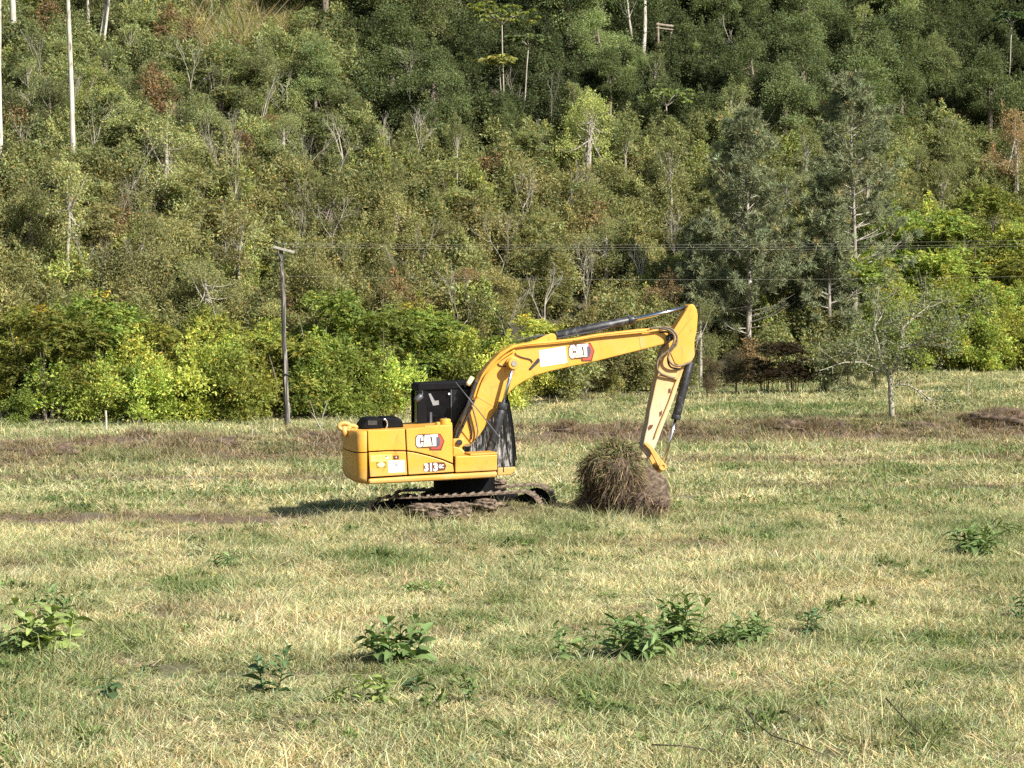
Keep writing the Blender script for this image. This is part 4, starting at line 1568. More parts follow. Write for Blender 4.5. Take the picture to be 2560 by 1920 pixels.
# --- counterweight (lofted plan outline)
def cw_loop(inset, u_front):
    pts = []
    hw, rc, U = 1.25 - inset, .17, 2.335 - inset
    pts.append((u_front, -hw))
    for k in range(7):
        t = math.pi / 2 * k / 6
        pts.append((-(U - rc) - rc * math.sin(t), -hw + rc - rc * math.cos(t)))
    for k in range(1, 6):
        s_ = -1 + 2 * k / 6
        pts.append((-U - .05 * (1 - s_ * s_), s_ * (hw - rc)))
    for k in range(7):
        t = math.pi / 2 * (1 - k / 6)
        pts.append((-(U - rc) - rc * math.sin(t), hw - rc + rc * math.cos(t)))
    pts.append((u_front, hw))
    return pts


def loft(name, levels, u_front, mat):
    mb_ = MB()
    L_ = [cw_loop(i, u_front) for z, i in levels]
    n_ = len(L_[0])
    V_, F_ = [], []
    for (z, i), lp in zip(levels, L_):
        V_ += [(u, w, z + (u + 2.0) * .035) for u, w in lp]
    for j in range(len(levels) - 1):
        for k in range(n_):
            k2 = (k + 1) % n_
            F_.append((j * n_ + k, j * n_ + k2, (j + 1) * n_ + k2, (j + 1) * n_ + k))
    F_.append(tuple(range(n_ - 1, -1, -1)))
    F_.append(tuple((len(levels) - 1) * n_ + k for k in range(n_)))
    mb_.add(V_, F_)
    o_ = mb_.build(name, mat, exc, smooth_=True)
    md = o_.modifiers.new('edge', 'BEVEL')
    md.width = .006
    md.segments = 1
    md.limit_method = 'ANGLE'
    md.angle_limit = R(50)
    o_.data.set_sharp_from_angle(angle=R(50))
    return o_


uf = P(917.5, 1100, -1.25)[0]
zs = P(905, 1130.5, -1.25)[1]
zt = P(905, 1077, -1.25)[1]
zb = P(905, 1212, -1.25)[1]
loft('counterweight', [(zb, .20), (zb + .02, .11), (zb + .07, .035), (zb + .14, 0), (zs - .011, 0)], uf, M['yellow_low'])
loft('rear_cover', [(zs + .011, 0), (zt - .06, 0), (zt - .015, .02), (zt, .06)], uf, M['yellow'])
# lifting eyes and mirror bracket on the tail
for (x_, y_, r_) in ((861, 1066, .085), (880, 1071, .07)):
    mb = MB()
    c = P3(x_, y_, -.3)
    pts = [c + Vector((math.cos(t) * r_ * 1.3, 0, math.sin(t) * r_ * .75)) for t in np.linspace(0, 6.28, 13)]
    mb.tube(pts, .045, 8)
    mb.tube([c - Vector((0, 0, .2)), c], .06, 8)
    mb.build('lifting_eye', M['yellow_skirt'], exc, smooth_=True)
# black engine covers
mb = MB()
mb.prism([P(x, y, -.5) for x, y in ((905, 1073), (907, 1062), (918, 1047), (934, 1044.5), (956, 1045), (957, 1072))], -.5, .5)
eng = mb.build('engine_cover', M['black'], exc, bevel=.03, seg=3)
mb = MB()
mb.prism([P(x, y, -.4) for x, y in ((957, 1072), (958, 1044), (996, 1042.5), (1007, 1053), (1010, 1071))], -.4, .55)
mb.build('engine_cover', M['black'], exc, bevel=.04, seg=3)
mb = MB()
pts = [P3(960 + 8 * math.sin(t), 1060 - 12 * math.cos(t), -.43) for t in np.linspace(-.4, 2.6, 9)]
mb.tube(pts, .022, 7)
mb.build('exhaust_pipe', M['chrome'], exc, smooth_=True)
mb = MB()
mb.box(P3(931, 1057, -.505), (.18, .02, .09))
mb.build('grille', M['rubber'], eng)
# small yellow fittings before the cab
for (x_, y_, dx, dz) in ((1095, 1060, .05, .07), (1113, 1057, .11, .14), (1124, 1061, .05, .06)):
    mb = MB()
    c = P3(x_, y_, -.55)
    mb.tube([c - Vector((0, 0, dz)), c + Vector((0, 0, dz * .5)), c + Vector((0, 0, dz * .6))], [dx, dx, dx * .7], 10)
    mb.build('filler_cap', M['yellow'], exc, smooth_=True, bevel=.006)
mb = MB()
c = P3(1113, 1049, -.55)
mb.tube([c - Vector((0, 0, .04)), c + Vector((0, 0, .04))], .035, 10)
mb.build('breather', M['greyplastic'], exc)

# --- cab
CW0, CW1 = .34, 1.22
cabf = M['black']


def cpl(name, px, w0, w1, mat, parent, bevel=.01):
    return plate(name, px, w0, w1, mat, parent, bevel, trace=CW0)


cab = cpl('cab', [(1043, 963), (1048, 957.5), (1130, 953.5), (1169, 951.5), (1262, 948.5), (1270, 955), (1270, 968), (1044, 978)], CW0 - .01, CW1 + .01, cabf, exc, .03)
for w0 in (CW0, CW1 - .08):
    cpl('pillar', [(1043, 978), (1067, 977), (1067, 1068), (1044, 1069)], w0, w0 + .08, cabf, cab)
    cpl('pillar', [(1126.5, 974.2), (1130, 974), (1131, 1130), (1127.5, 1130)], w0 - .004, w0 + .06, M['greyplastic'], cab, .004)
    cpl('pillar', [(1258, 968.5), (1266, 968.2), (1286, 1085), (1289, 1166), (1281, 1166.5), (1278, 1085)], w0 - .004, w0 + .07, cabf, cab)
    cpl('sill', [(1044, 1069.2), (1126, 1065), (1126, 1140), (1281, 1150), (1281, 1169), (1044, 1180)], w0 + .02, w0 + .07, cabf, cab, .004)
cpl('floor', [(1044, 1172), (1283, 1162), (1284, 1170), (1044, 1184)], CW0 + .01, CW1, cabf, cab)
mb = MB()
mb.prism([P(x, y, CW0) for x, y in ((1067.5, 977.5), (1126, 974.6), (1127, 1068), (1067.5, 1068.5))], CW0 + .03, CW0 + .04)
mb.build('side_window', M['glass'], cab)
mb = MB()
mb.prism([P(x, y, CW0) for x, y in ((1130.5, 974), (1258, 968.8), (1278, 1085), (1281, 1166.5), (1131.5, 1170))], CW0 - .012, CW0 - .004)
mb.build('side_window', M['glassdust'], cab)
mb = MB()
mb.prism([P(x, y, CW0) for x, y in ((1067.5, 977.5), (1258, 968.8), (1278, 1085), (1281, 1166), (1067.5, 1170))], CW1 - .05, CW1 - .04)
mb.build('door_window', M['glass'], cab)
u0, z0 = P(1045, 978, CW0)
u1, z1 = P(1045, 1068, CW0)
mb = MB()
mb.box(((u0 + .03), (CW0 + CW1) / 2, (z0 + z1) / 2), (.02, CW1 - CW0 - .18, z0 - z1))
mb.build('rear_window', M['glass'], cab)
mb = MB()
a_, b_, c_ = P(1262, 968, CW0), P(1282, 1085, CW0), P(1285, 1164, CW0)
for (s_, e_) in ((a_, b_), (b_, c_)):
    mb.add([(s_[0], CW0 + .07, s_[1]), (s_[0], CW1 - .07, s_[1]), (e_[0], CW1 - .07, e_[1]), (e_[0], CW0 + .07, e_[1])], [(0, 1, 2, 3)])
mb.build('windscreen', M['glass'], cab)
mb = MB()      # seat
su, sz_ = P(1110, 1120, .8)
mb.box((su, .8, sz_), (.5, .5, .14))
mb.box((su - .26, .8, sz_ + .42), (.14, .48, .8), Matrix.Rotation(R(-8), 3, 'Y'))
mb.box((su - .32, .8, sz_ + .92), (.10, .28, .22))
mb.build('seat', M['black'], cab, bevel=.05, seg=3)
cpl('cab_base', [(1243, 1169), (1288, 1167), (1286.5, 1179), (1276, 1186.5), (1243, 1189)], CW0 - .02, CW1 + .02, M['yellow_skirt'], exc, .02)
# items seen on the cab glass
mb = MB()
mb.prism([P(x, y, CW0) for x, y in ((1071.5, 984.5), (1077, 983.5), (1087, 1002), (1097, 1001), (1098, 1012), (1083, 1014))], CW0 + .018, CW0 + .026)
mb.build('paper_notice', M['ink'], cab)
mb = MB()
mb.prism([P(x, y, CW0) for x, y in ((1075, 1030.5), (1080.5, 1030.5), (1081, 1064), (1075, 1064))], CW0 + .018, CW0 + .026)
mb.build('strip_notice', M['greyplastic'], cab)
mb = MB()
mb.tube([P3(1122.5, 984.5, CW0), P3(1122.5, 984.5, CW0) - Vector((0, .03, 0))], .022, 10)
mb.build('window_latch', M['white'], cab)
mb = MB()
c0, c1 = P3(1037, 1003, .1), P3(1056, 987, .1)
mb.tube([c0, c0.lerp(c1, .15), c0.lerp(c1, .85), c1], [.02, .062, .062, .02], 10)
mb.tube([c1, P3(1056, 978, .2), P3(1044, 978, .34)], .012, 6)
mb.build('rear_mirror', M['greyplastic'], cab, smooth_=True)
mb = MB()
mb.tube([P3(1181, 942, .1), P3(1172, 960, .1)], [.05, .06], 10)
mb.tube([P3(1172, 960, .1), P3(1170, 964, .1)], [.06, .04], 10)
mb.build('work_lamp', M['cream'], cab, bevel=.006)
# bent mirror stay in front of the cab
mb = MB()
mb.tube([P3(1259, 1181, -.62), P3(1257, 1140, -.62), P3(1255.5, 1104, -.62), P3(1248, 1093, -.62), P3(1196, 1026, -.62), P3(1139, 955.5, -.62)], .012, 7)
mb.build('mirror_stay', M['greyplastic'], exc, smooth_=True)
mb = MB()
mb.tube([P3(1271, 1000, .2), P3(1279, 1040, .15), P3(1286, 1095, .15), P3(1290.5, 1150, .2)], .014, 6)
mb.build('grab_rail', M['black'], exc, smooth_=True)

# --- boom, stick
bw = .21
boom_px = [Z2(*q_) for q_ in ((10, 1195), (60, 1075), (120, 960), (165, 870), (195, 750), (245, 640), (320, 550), (400, 470), (500, 410), (620, 388), (800, 372), (1000, 352), (1200, 315), (1400, 292), (1600, 270), (1720, 268), (1790, 290), (1815, 340), (1790, 392), (1600, 440), (1400, 490), (1200, 540), (1000, 582), (800, 628), (690, 660), (600, 705), (520, 757), (470, 805), (430, 860), (385, 915), (330, 1000), (280, 1080), (225, 1160), (150, 1235), (60, 1240), (10, 1225))]
boom = plate('boom', boom_px, -bw, bw, M['yellow'], bevel=.02, seg=3)
plate('cylinder_bracket', [Z2(*q_) for q_ in ((640, 392), (790, 320), (850, 312), (866, 335), (866, 372), (700, 390))], -.14, -.09, M['yellow'], boom)
plate('cylinder_bracket', [Z2(*q_) for q_ in ((640, 392), (790, 320), (850, 312), (866, 335), (866, 372), (700, 390))], .09, .14, M['yellow'], boom, trace=-.14)


def line(name, pts, r_, w, mat, parent, n_=7):
    mb_ = MB()
    pp = [P3(*q_[:2], (q_[2] if len(q_) > 2 else w)) for q_ in pts]
    # Catmull-Rom smoothing
    out = []
    for i in range(len(pp) - 1):
        p0, p1, p2, p3 = pp[max(i - 1, 0)], pp[i], pp[i + 1], pp[min(i + 2, len(pp) - 1)]
        for k in range(4):
            t = k / 4
            out.append(.5 * ((2 * p1) + (p2 - p0) * t + (2 * p0 - 5 * p1 + 4 * p2 - p3) * t * t + (3 * p1 - p0 - 3 * p2 + p3) * t ** 3))
    out.append(pp[-1])
    mb_.tube(out, r_, n_)
    return mb_.build(name, mat, parent, smooth_=True)


z2 = lambda L_: [Z2(*q_[:2]) + tuple(q_[2:]) for q_ in L_]
line('hydraulic_line', z2(((180, 850), (215, 740), (265, 640), (335, 560), (415, 485), (510, 425), (630, 400), (810, 385), (1000, 365), (1200, 328), (1400, 304), (1600, 285))), .022, -bw - .075, M['yellow'], boom)
line('hydraulic_line', z2(((205, 850), (240, 745), (285, 655), (350, 580), (430, 508), (520, 450))), .018, -bw - .06, M['yellow'], boom)
line('hydraulic_line', z2(((1000, 372), (1200, 338), (1420, 316), (1620, 296), (1720, 282))), .018, -bw - .07, M['yellow'], boom)
for pts in (((20, 1185), (60, 1075), (100, 985), (150, 870), (185, 770), (210, 710)), ((25, 1150), (75, 1030), (120, 920), (165, 800), (200, 700)), ((40, 1190), (95, 1070), (150, 950), (190, 850))):
    line('hose', z2(pts), .024, -bw - .05, M['rubber'], boom)
line('hose', z2(((165, 905), (185, 980), (205, 1060), (215, 1130), (190, 1200), (130, 1245), (40, 1220))), .018, -bw - .08, M['hose_dusty'], boom)
line('hose', z2(((130, 960), (150, 1060), (165, 1130), (160, 1190))), .016, -bw - .03, M['rubber'], boom)
line('hose', z2(((525, 470), (540, 490), (590, 510), (650, 525), (670, 550))), .010, -bw - .02, M['rubber'], boom)
line('hose', z2(((415, 510), (385, 545), (395, 575), (450, 585))), .010, -bw - .02, M['rubber'], boom)
plate('clamp', [Z2(*q_) for q_ in ((640, 600), (712, 515), (726, 522), (726, 545), (655, 612))], -bw - .03, -bw - .002, M['rubber'], boom, trace=-bw, bevel=.004)
plate('weld_strip', [Z2(*q_) for q_ in ((212, 838), (222, 832), (354, 908), (350, 920))], -bw - .006, -bw - .0005, M['yellow_skirt'], boom, trace=-bw, bevel=0)
plate('weld_strip', [Z2(*q_) for q_ in ((1552, 340), (1600, 332), (1608, 428), (1565, 438))], -bw - .005, -bw - .0005, M['yellow_skirt'], boom, trace=-bw, bevel=0)
# boom foot bracket on the machine frame
for w0 in (-.34, .24):
    plate('foot_bracket', [Z2(*q_) for q_ in ((8, 1185), (90, 1180), (110, 1230), (80, 1262), (120, 1310), (10, 1335))], w0, w0 + .1, M['yellow'], exc, trace=-.34, bevel=.015)
plate('foot_bracket', [(1133, 1116), (1150, 1120), (1169, 1142), (1150, 1146), (1133, 1140)], -.42, -.36, M['yellow'], exc, bevel=.012)
mb = MB()
c = P3(*Z2(60, 1215), -.36)
mb.disc(c, (0, 1, 0), .06, .06)
mb.build('foot_pin', M['cylgrey'], exc)

# boom cylinders, one on each side
for w in (-.42, .42):
    pin = P3(*Z2(512, 560), w, trace=-.42)
    rodend = P3(*Z2(420, 905), w, trace=-.42)
    foot = P3(*Z2(308, 1300), w, trace=-.42)
    mb = MB()
    mb.tube([rodend + (pin - rodend) * .0, foot], .085, 16)
    mb.tube([rodend + (pin - rodend) * .06, rodend - (pin - rodend) * .1], .10, 16)
    cy = mb.build('boom_cylinder', M['cylgrey'], exc, smooth_=True, bevel=.01)
    mb = MB()
    mb.tube([pin, rodend - (pin - rodend) * .1], .036, 14)
    mb.build('rod', M['chrome'], cy, smooth_=True)
    mb = MB()
    mb.ring(pin, (0, 1, 0), .055, .115, .10, 24)
    mb.build('rod_eye', M['yellow'], cy, bevel=.008)
    mb = MB()
    mb.disc(pin, (0, 1, 0), .06, .13, 20)
    mb.build('pin', M['palebark'], cy, bevel=.008)
mb = MB()
pin = P3(*Z2(512, 560), 0, trace=-.42)
mb.disc(pin, (0, 1, 0), .13, .62, 24)
mb.build('boss', M['yellow'], boom, bevel=.01)

# stick
sw = .165
stick_px = [Z2(*q_) for q_ in ((1960, 78), (1985, 65), (2010, 75), (2030, 110), (2040, 160), (2035, 240), (2030, 290), (2012, 380), (2013, 500), (1990, 540), (1940, 560), (1925, 600), (1895, 690), (1840, 860), (1765, 1050), (1695, 1235), (1670, 1290), (1640, 1345), (1565, 1350), (1580, 1270), (1600, 1160), (1625, 1060), (1640, 950), (1665, 840), (1690, 720), (1712, 640), (1720, 560), (1748, 440), (1790, 390), (1830, 300), (1845, 270), (1935, 130))]
stk = plate('stick', stick_px, -sw, sw, M['yellow_stick'], bevel=.018, seg=3)
plate('side_plate', [Z2(*q_) for q_ in ((1958, 215), (2000, 165), (2020, 150), (2024, 290), (1975, 440), (1925, 590), (1850, 560), (1810, 470), (1845, 400), (1872, 330))], -sw - .018, -sw - .001, M['yellow'], stk, trace=-sw, bevel=.006)
for (q_) in (((1795, 770), (1815, 765), (1812, 800), (1790, 810)), ((1718, 965), (1745, 950), (1738, 985), (1722, 1005)), ((1625, 1090), (1640, 1070), (1672, 1068), (1655, 1100), (1628, 1118))):
    plate('grease_mark', [Z2(*p_) for p_ in q_], -sw - .004, -sw - .0005, M['brown'], stk, trace=-sw, bevel=0)
line('hydraulic_line', z2(((1868, 690), (1840, 760), (1810, 850), (1770, 950), (1740, 1020), (1700, 1120), (1680, 1180))), .014, -sw - .03, M['yellow_skirt'], stk)
line('hydraulic_line', z2(((1720, 655), (1770, 668), (1820, 680), (1868, 692))), .017, -sw - .05, M['yellow'], stk)
# hoses round the boom-stick joint
line('hose', z2(((1640, 270, -.26), (1720, 262, -.3), (1790, 262, -.34), (1840, 290, -.36), (1868, 340, -.36), (1860, 400, -.36), (1820, 450, -.34), (1795, 500, -.32), (1810, 550, -.3), (1860, 580, -.28), (1930, 568, -.27), (1985, 545, -.26))), .024, 0, M['hose_dusty'], boom)
line('hose', z2(((1700, 285, -.26), (1770, 275, -.33), (1825, 300, -.36), (1845, 350, -.37), (1830, 410, -.36), (1790, 455, -.34), (1735, 500, -.32), (1703, 550, -.3), (1708, 615, -.27), (1760, 655, -.24), (1868, 690, -.2))), .024, 0, M['hose_dusty'], boom)
line('hose', z2(((1720, 300, -.24), (1790, 300, -.29), (1805, 340, -.3), (1795, 380, -.3), (1760, 430, -.27), (1715, 500, -.25), (1700, 590, -.2))), .022, 0, M['rubber'], boom)
line('hose', z2(((1800, 330, -.26), (1825, 320, -.3), (1840, 360, -.32), (1835, 420, -.31), (1805, 470, -.3), (1790, 530, -.28), (1815, 590, -.25), (1890, 605, -.22))), .020, 0, M['rubber'], boom)
mb = MB()
mb.disc(P3(*Z2(1803, 345), 0, trace=-bw), (0, 1, 0), .075, .52, 18)
mb.build('joint_pin', M['cylgrey'], boom, bevel=.008)


def cylinder(name, a, m, b, w, r_b, r_r, trace):
    pa, pm, pb = (P3(*Z2(*q_), w, trace=trace) for q_ in (a, m, b))
    mb_ = MB()
    mb_.tube([pa, pm], r_b, 16)
    mb_.tube([pm - (pm - pa) * .05, pm + (pm - pa).normalized() * .04], r_b * 1.15, 16)
    o_ = mb_.build(name, M['cylgrey'], exc, smooth_=True, bevel=.01)
    mb_ = MB()
    mb_.tube([pm, pb], r_r, 14)
    mb_.build('rod', M['chrome'], o_, smooth_=True)
    return o_


sc = cylinder('stick_cylinder', (862, 328), (1492, 198), (1950, 96), 0, .085, .042, 0)
mb = MB()
mb.tube([P3(*Z2(870, 352), -.1), P3(*Z2(1150, 300), -.1), P3(*Z2(1300, 262), -.1)], .018, 6)
mb.build('hydraulic_line', M['rubber'], sc)
mb = MB()
mb.tube([P3(*Z2(560, 375), .05), P3(*Z2(650, 345), .05), P3(*Z2(800, 325), .05)], .022, 6)
mb.tube([P3(*Z2(600, 365), .12), P3(*Z2(700, 330), .12), P3(*Z2(820, 322), .12)], .022, 6)
mb.build('hose', M['rubber'], boom)
cylinder('bucket_cylinder', (1975, 545), (1858, 1010), (1757, 1385), 0, .088, .030, 0)

# links and bucket
for w0 in (-.27, .19):
    plate('link_bar', [Z2(*q_) for q_ in ((1592, 1225), (1618, 1212), (1645, 1228), (1770, 1400), (1765, 1432), (1735, 1440), (1718, 1425), (1640, 1275))], w0, w0 + .06, M['yellow_skirt'], exc, trace=-.27, bevel=.012)
mb = MB()
mb.ring(P3(*Z2(1748, 1415), 0, trace=-.27), (0, 1, 0), .035, .08, .58, 22)
mb.build('link_pin', M['yellow_skirt'], exc, bevel=.006)
plate('link_bar', [Z2(*q_) for q_ in ((1735, 1425), (1760, 1445), (1680, 1512), (1650, 1500))], -.14, .14, M['yellow_skirt'], exc, trace=-.2, bevel=.012)
bk = [(1640, 1178), (1660, 1190), (1673, 1220), (1677, 1252), (1668, 1275), (1640, 1288), (1590, 1294), (1545, 1292)]
inn = [(1545, 1285), (1590, 1286), (1634, 1279), (1657, 1268), (1665, 1250), (1661, 1222), (1650, 1198), (1634, 1187)]
bucket = plate('bucket', bk + inn, -.5, .5, M['mud'], exc, bevel=.01)
for w0 in (-.525, .495):
    plate('side_plate', bk + [(1548, 1278), (1590, 1235), (1604, 1195), (1606, 1168), (1622, 1160)], w0, w0 + .03, M['mud'], bucket, trace=-.5, bevel=.006)
for k in range(5):
    w0 = -.45 + k * .215
    plate('tooth', [(1550, 1283), (1550, 1295), (1525, 1293), (1525, 1290)], w0, w0 + .07, M['mud'], bucket, trace=-.5, bevel=.004)

# --- lettering and signs
DW = -1.25


def decal(name, px, layer, mat, parent, w=DW):
    mb_ = MB()
    mb_.prism([P(x, y, w) for x, y in px], w - .0022 * layer - .001, w - .0022 * (layer - 1) - .0004)
    return mb_.build(name, mat, parent)


def lettering(name, txt, px, layer, mat, parent, w=DW, bold=.02, shear=0.0):
    """px: corners TL, TR, BR, BL of the text block"""
    cu = bpy.data.curves.new(name, 'FONT')
    cu.body = txt
    cu.offset = bold
    cu.shear = shear
    cu.resolution_u = 3
    ob = bpy.data.objects.new(name, cu)
    COL.objects.link(ob)
    dg = bpy.context.evaluated_depsgraph_get()
    me_ = bpy.data.meshes.new_from_object(ob.evaluated_get(dg))
    bpy.data.objects.remove(ob)
    co = np.array([v.co[:] for v in me_.vertices])
    mn, mx_ = co.min(0), co.max(0)
    for v in me_.vertices:
        s_ = (v.co.x - mn[0]) / (mx_[0] - mn[0])
        t_ = (v.co.y - mn[1]) / (mx_[1] - mn[1])
        a = (1 - s_) * np.array(px[3]) + s_ * np.array(px[2])
        b2 = (1 - s_) * np.array(px[0]) + s_ * np.array(px[1])
        q2 = a * (1 - t_) + b2 * t_
        u, z = P(q2[0], q2[1], w)
        v.co = (u, w - .0022 * layer - .0012, z)
    me_.materials.clear()
    me_.materials.append(mat)
    return link(me_, name, parent)


LOGO = {
    'back': [(1275, 200), (1345, 145), (1420, 138), (1850, 128), (1950, 300), (1872, 518), (1605, 518), (1585, 462), (1330, 468), (1275, 400)],
    'red': [(1780, 150), (1840, 160), (1925, 300), (1848, 485), (1650, 490), (1630, 455), (1755, 430)],
    'slate': [(1770, 190), (1838, 215), (1862, 300), (1835, 400), (1770, 455), (1690, 445), (1756, 425)],
    'C': [(1295, 235), (1338, 168), (1420, 160), (1457, 200), (1457, 292), (1402, 292), (1402, 220), (1374, 220), (1370, 392), (1395, 392), (1400, 330), (1457, 330), (1452, 392), (1402, 440), (1340, 440), (1297, 392)],
    'A': [(1492, 162), (1600, 156), (1648, 372), (1602, 345), (1550, 308), (1498, 352), (1468, 385)],
    'slit': [(1547, 205), (1556, 205), (1562, 268), (1542, 268)],
    'T': [(1612, 155), (1788, 144), (1784, 205), (1752, 206), (1755, 415), (1692, 418), (1676, 385), (1662, 208), (1630, 208)],
    'peak': [(1550, 318), (1690, 415), (1435, 432)],
}


def logo(tf, parent, w):
    base = decal('logo', [tf(*q_) for q_ in LOGO['back']], 1, M['brown'], parent, w)
    decal('hexagon', [tf(*q_) for q_ in LOGO['red']], 2, M['red'], base, w)
    decal('hexagon', [tf(*q_) for q_ in LOGO['slate']], 3, M['slate'], base, w)
    for k in 'CAT':
        decal('letter', [tf(*q_) for q_ in LOGO[k]], 4, M['white'], base, w)
    decal('letter_opening', [tf(*q_) for q_ in LOGO['slit']], 5, M['brown'], base, w)
    decal('triangle', [tf(*q_) for q_ in LOGO['peak']], 5, M['cream'], base, w)
    return base


logo(Z3, exc, DW)
A_ = np.array([[1290, 300, 1], [1785, 150, 1], [1370, 445, 1]], float)
B_ = np.array([[1140, 480], [1720, 240], [1240, 690]], float)
T_ = np.linalg.solve(A_, B_)


def ZB(x, y):
    return 1330 + x / 12.289, 840 + y / 12.289


def to_boom(x, y):
    q_ = np.array([x, y, 1.0]) @ T_
    return ZB(*q_)


logo(to_boom, boom, -bw)
# model number plate
mp = decal('model_plate', [Z3(*q_) for q_ in ((1462, 840), (1500, 802), (1570, 800), (1700, 790), (1940, 788), (1990, 872), (1955, 972), (1790, 990), (1760, 1006), (1480, 1004), (1462, 960))], 1, M['brown'], exc)
lettering('number', '313', [Z3(1476, 812), Z3(1788, 800), Z3(1790, 996), Z3(1478, 1000)], 2, M['white'], mp, bold=.05)
lettering('letters', 'GC', [Z3(1812, 842), Z3(1932, 836), Z3(1932, 925), Z3(1812, 930)], 2, M['white'], mp, bold=.03)
# stickers
s1 = decal('yellow_sticker', [Z3(*q_) for q_ in ((250, 630), (570, 615), (720, 605), (722, 735), (590, 765), (255, 775))], 1, M['lemon'], exc)
lettering('lettering', 'STYLO', [Z3(325, 668), Z3(545, 655), Z3(540, 715), Z3(315, 726)], 2, M['olive'], s1, shear=.3)
sq = decal('square', [Z3(*q_) for q_ in ((578, 640), (678, 632), (682, 722), (585, 732))], 2, M['olive'], s1)
decal('house_mark', [Z3(*q_) for q_ in ((588, 690), (640, 655), (665, 662), (668, 705), (592, 712))], 3, M['white'], s1)
s2 = decal('dark_sticker', [Z3(*q_) for q_ in ((760, 635), (895, 632), (895, 722), (768, 728))], 1, M['brown'], exc)
decal('dot', [Z3(*q_) for q_ in ((815, 668), (845, 655), (850, 690), (828, 694))], 2, M['palegrey'], s2)
s3 = decal('diamond_sticker', [Z3(*q_) for q_ in ((370, 776), (598, 768), (606, 912), (385, 926))], 1, M['olive'], exc)
decal('diamond', [Z3(*q_) for q_ in ((395, 850), (455, 795), (490, 778), (530, 792), (585, 845), (530, 895), (490, 908), (445, 895))], 2, M['cream'], s3)
mb = MB()
u, z = P(*Z3(485, 848), DW)
mb.ring((u, DW - .0066, z), (0, 1, 0), .018, .034, .002, 16)
mb.build('ring_mark', M['ink'], s3)
s4 = decal('white_sign', [Z3(*q_) for q_ in ((640, 752), (1028, 738), (1036, 1012), (660, 1030))], 1, M['white'], exc)
decal('crest', [Z3(*q_) for q_ in ((815, 790), (850, 780), (872, 800), (862, 850), (885, 880), (850, 888), (828, 882), (806, 850))], 2, M['ink'], s4)
decal('crest_mark', [Z3(*q_) for q_ in ((828, 806), (848, 798), (852, 840), (832, 846))], 3, M['palegrey'], s4)
decal('text_line', [Z3(*q_) for q_ in ((690, 962), (850, 962), (852, 978), (692, 984))], 2, M['ink'], s4)
decal('text_line', [Z3(*q_) for q_ in ((858, 952), (985, 950), (985, 966), (858, 972))], 2, M['ink'], s4)
# paper sign on the boom
s5 = decal('white_sign', [Z2(*q_) for q_ in ((722, 452), (940, 416), (956, 553), (736, 588))], 1, M['white'], boom, -bw)
zb_ = lambda L_: [ZB(*q_) for q_ in L_]
for nm, L_, mt in (('text_line', ((275, 500), (880, 398), (882, 412), (278, 518)), 'palegrey'), ('text_line', ((275, 555), (760, 478), (762, 492), (278, 572)), 'palegrey'),
                   ('text_line', ((285, 605), (480, 578), (482, 592), (288, 618)), 'palegrey'), ('text_line', ((535, 622), (660, 605), (662, 628), (538, 645)), 'ink'),
                   ('text_line', ((735, 620), (875, 600), (877, 618), (738, 638)), 'palegrey'), ('text_line', ((535, 692), (690, 672), (692, 690), (540, 718)), 'ink'),
                   ('text_line', ((700, 672), (995, 630), (997, 644), (702, 688)), 'ink'), ('crest', ((350, 650), (372, 636), (382, 690), (345, 700)), 'ink'),
                   ('text_line', ((300, 752), (465, 734), (467, 746), (302, 766)), 'ink'), ('text_line', ((450, 835), (910, 768), (912, 780), (452, 848)), 'palegrey')):
    decal(nm, zb_(L_), 2, M[mt], s5, -bw)

# --- undercarriage
TR_L, TR_H, TR_P = 3.42, .72, .1700
TYAW, TPITCH, TZ = R(-19), R(-3.0), -.20


def track_path(s_):
    st_ = TR_L - TR_H
    r_ = TR_H / 2
    per = 2 * st_ + math.pi * TR_H
    s_ = s_ % per
    if s_ < st_:
        return Vector((-st_ / 2 + s_, 0, TR_H - .02 * math.sin(math.pi * s_ / st_))), 0.0
    s_ -= st_
    if s_ < math.pi * r_:
        a = s_ / r_
        return Vector((st_ / 2 + r_ * math.sin(a), 0, r_ + r_ * math.cos(a))), a
    s_ -= math.pi * r_
    if s_ < st_:
        return Vector((st_ / 2 - s_, 0, 0)), math.pi
    s_ -= st_
    a = s_ / r_
    return Vector((-st_ / 2 - r_ * math.sin(a), 0, r_ - r_ * math.cos(a))), math.pi + a


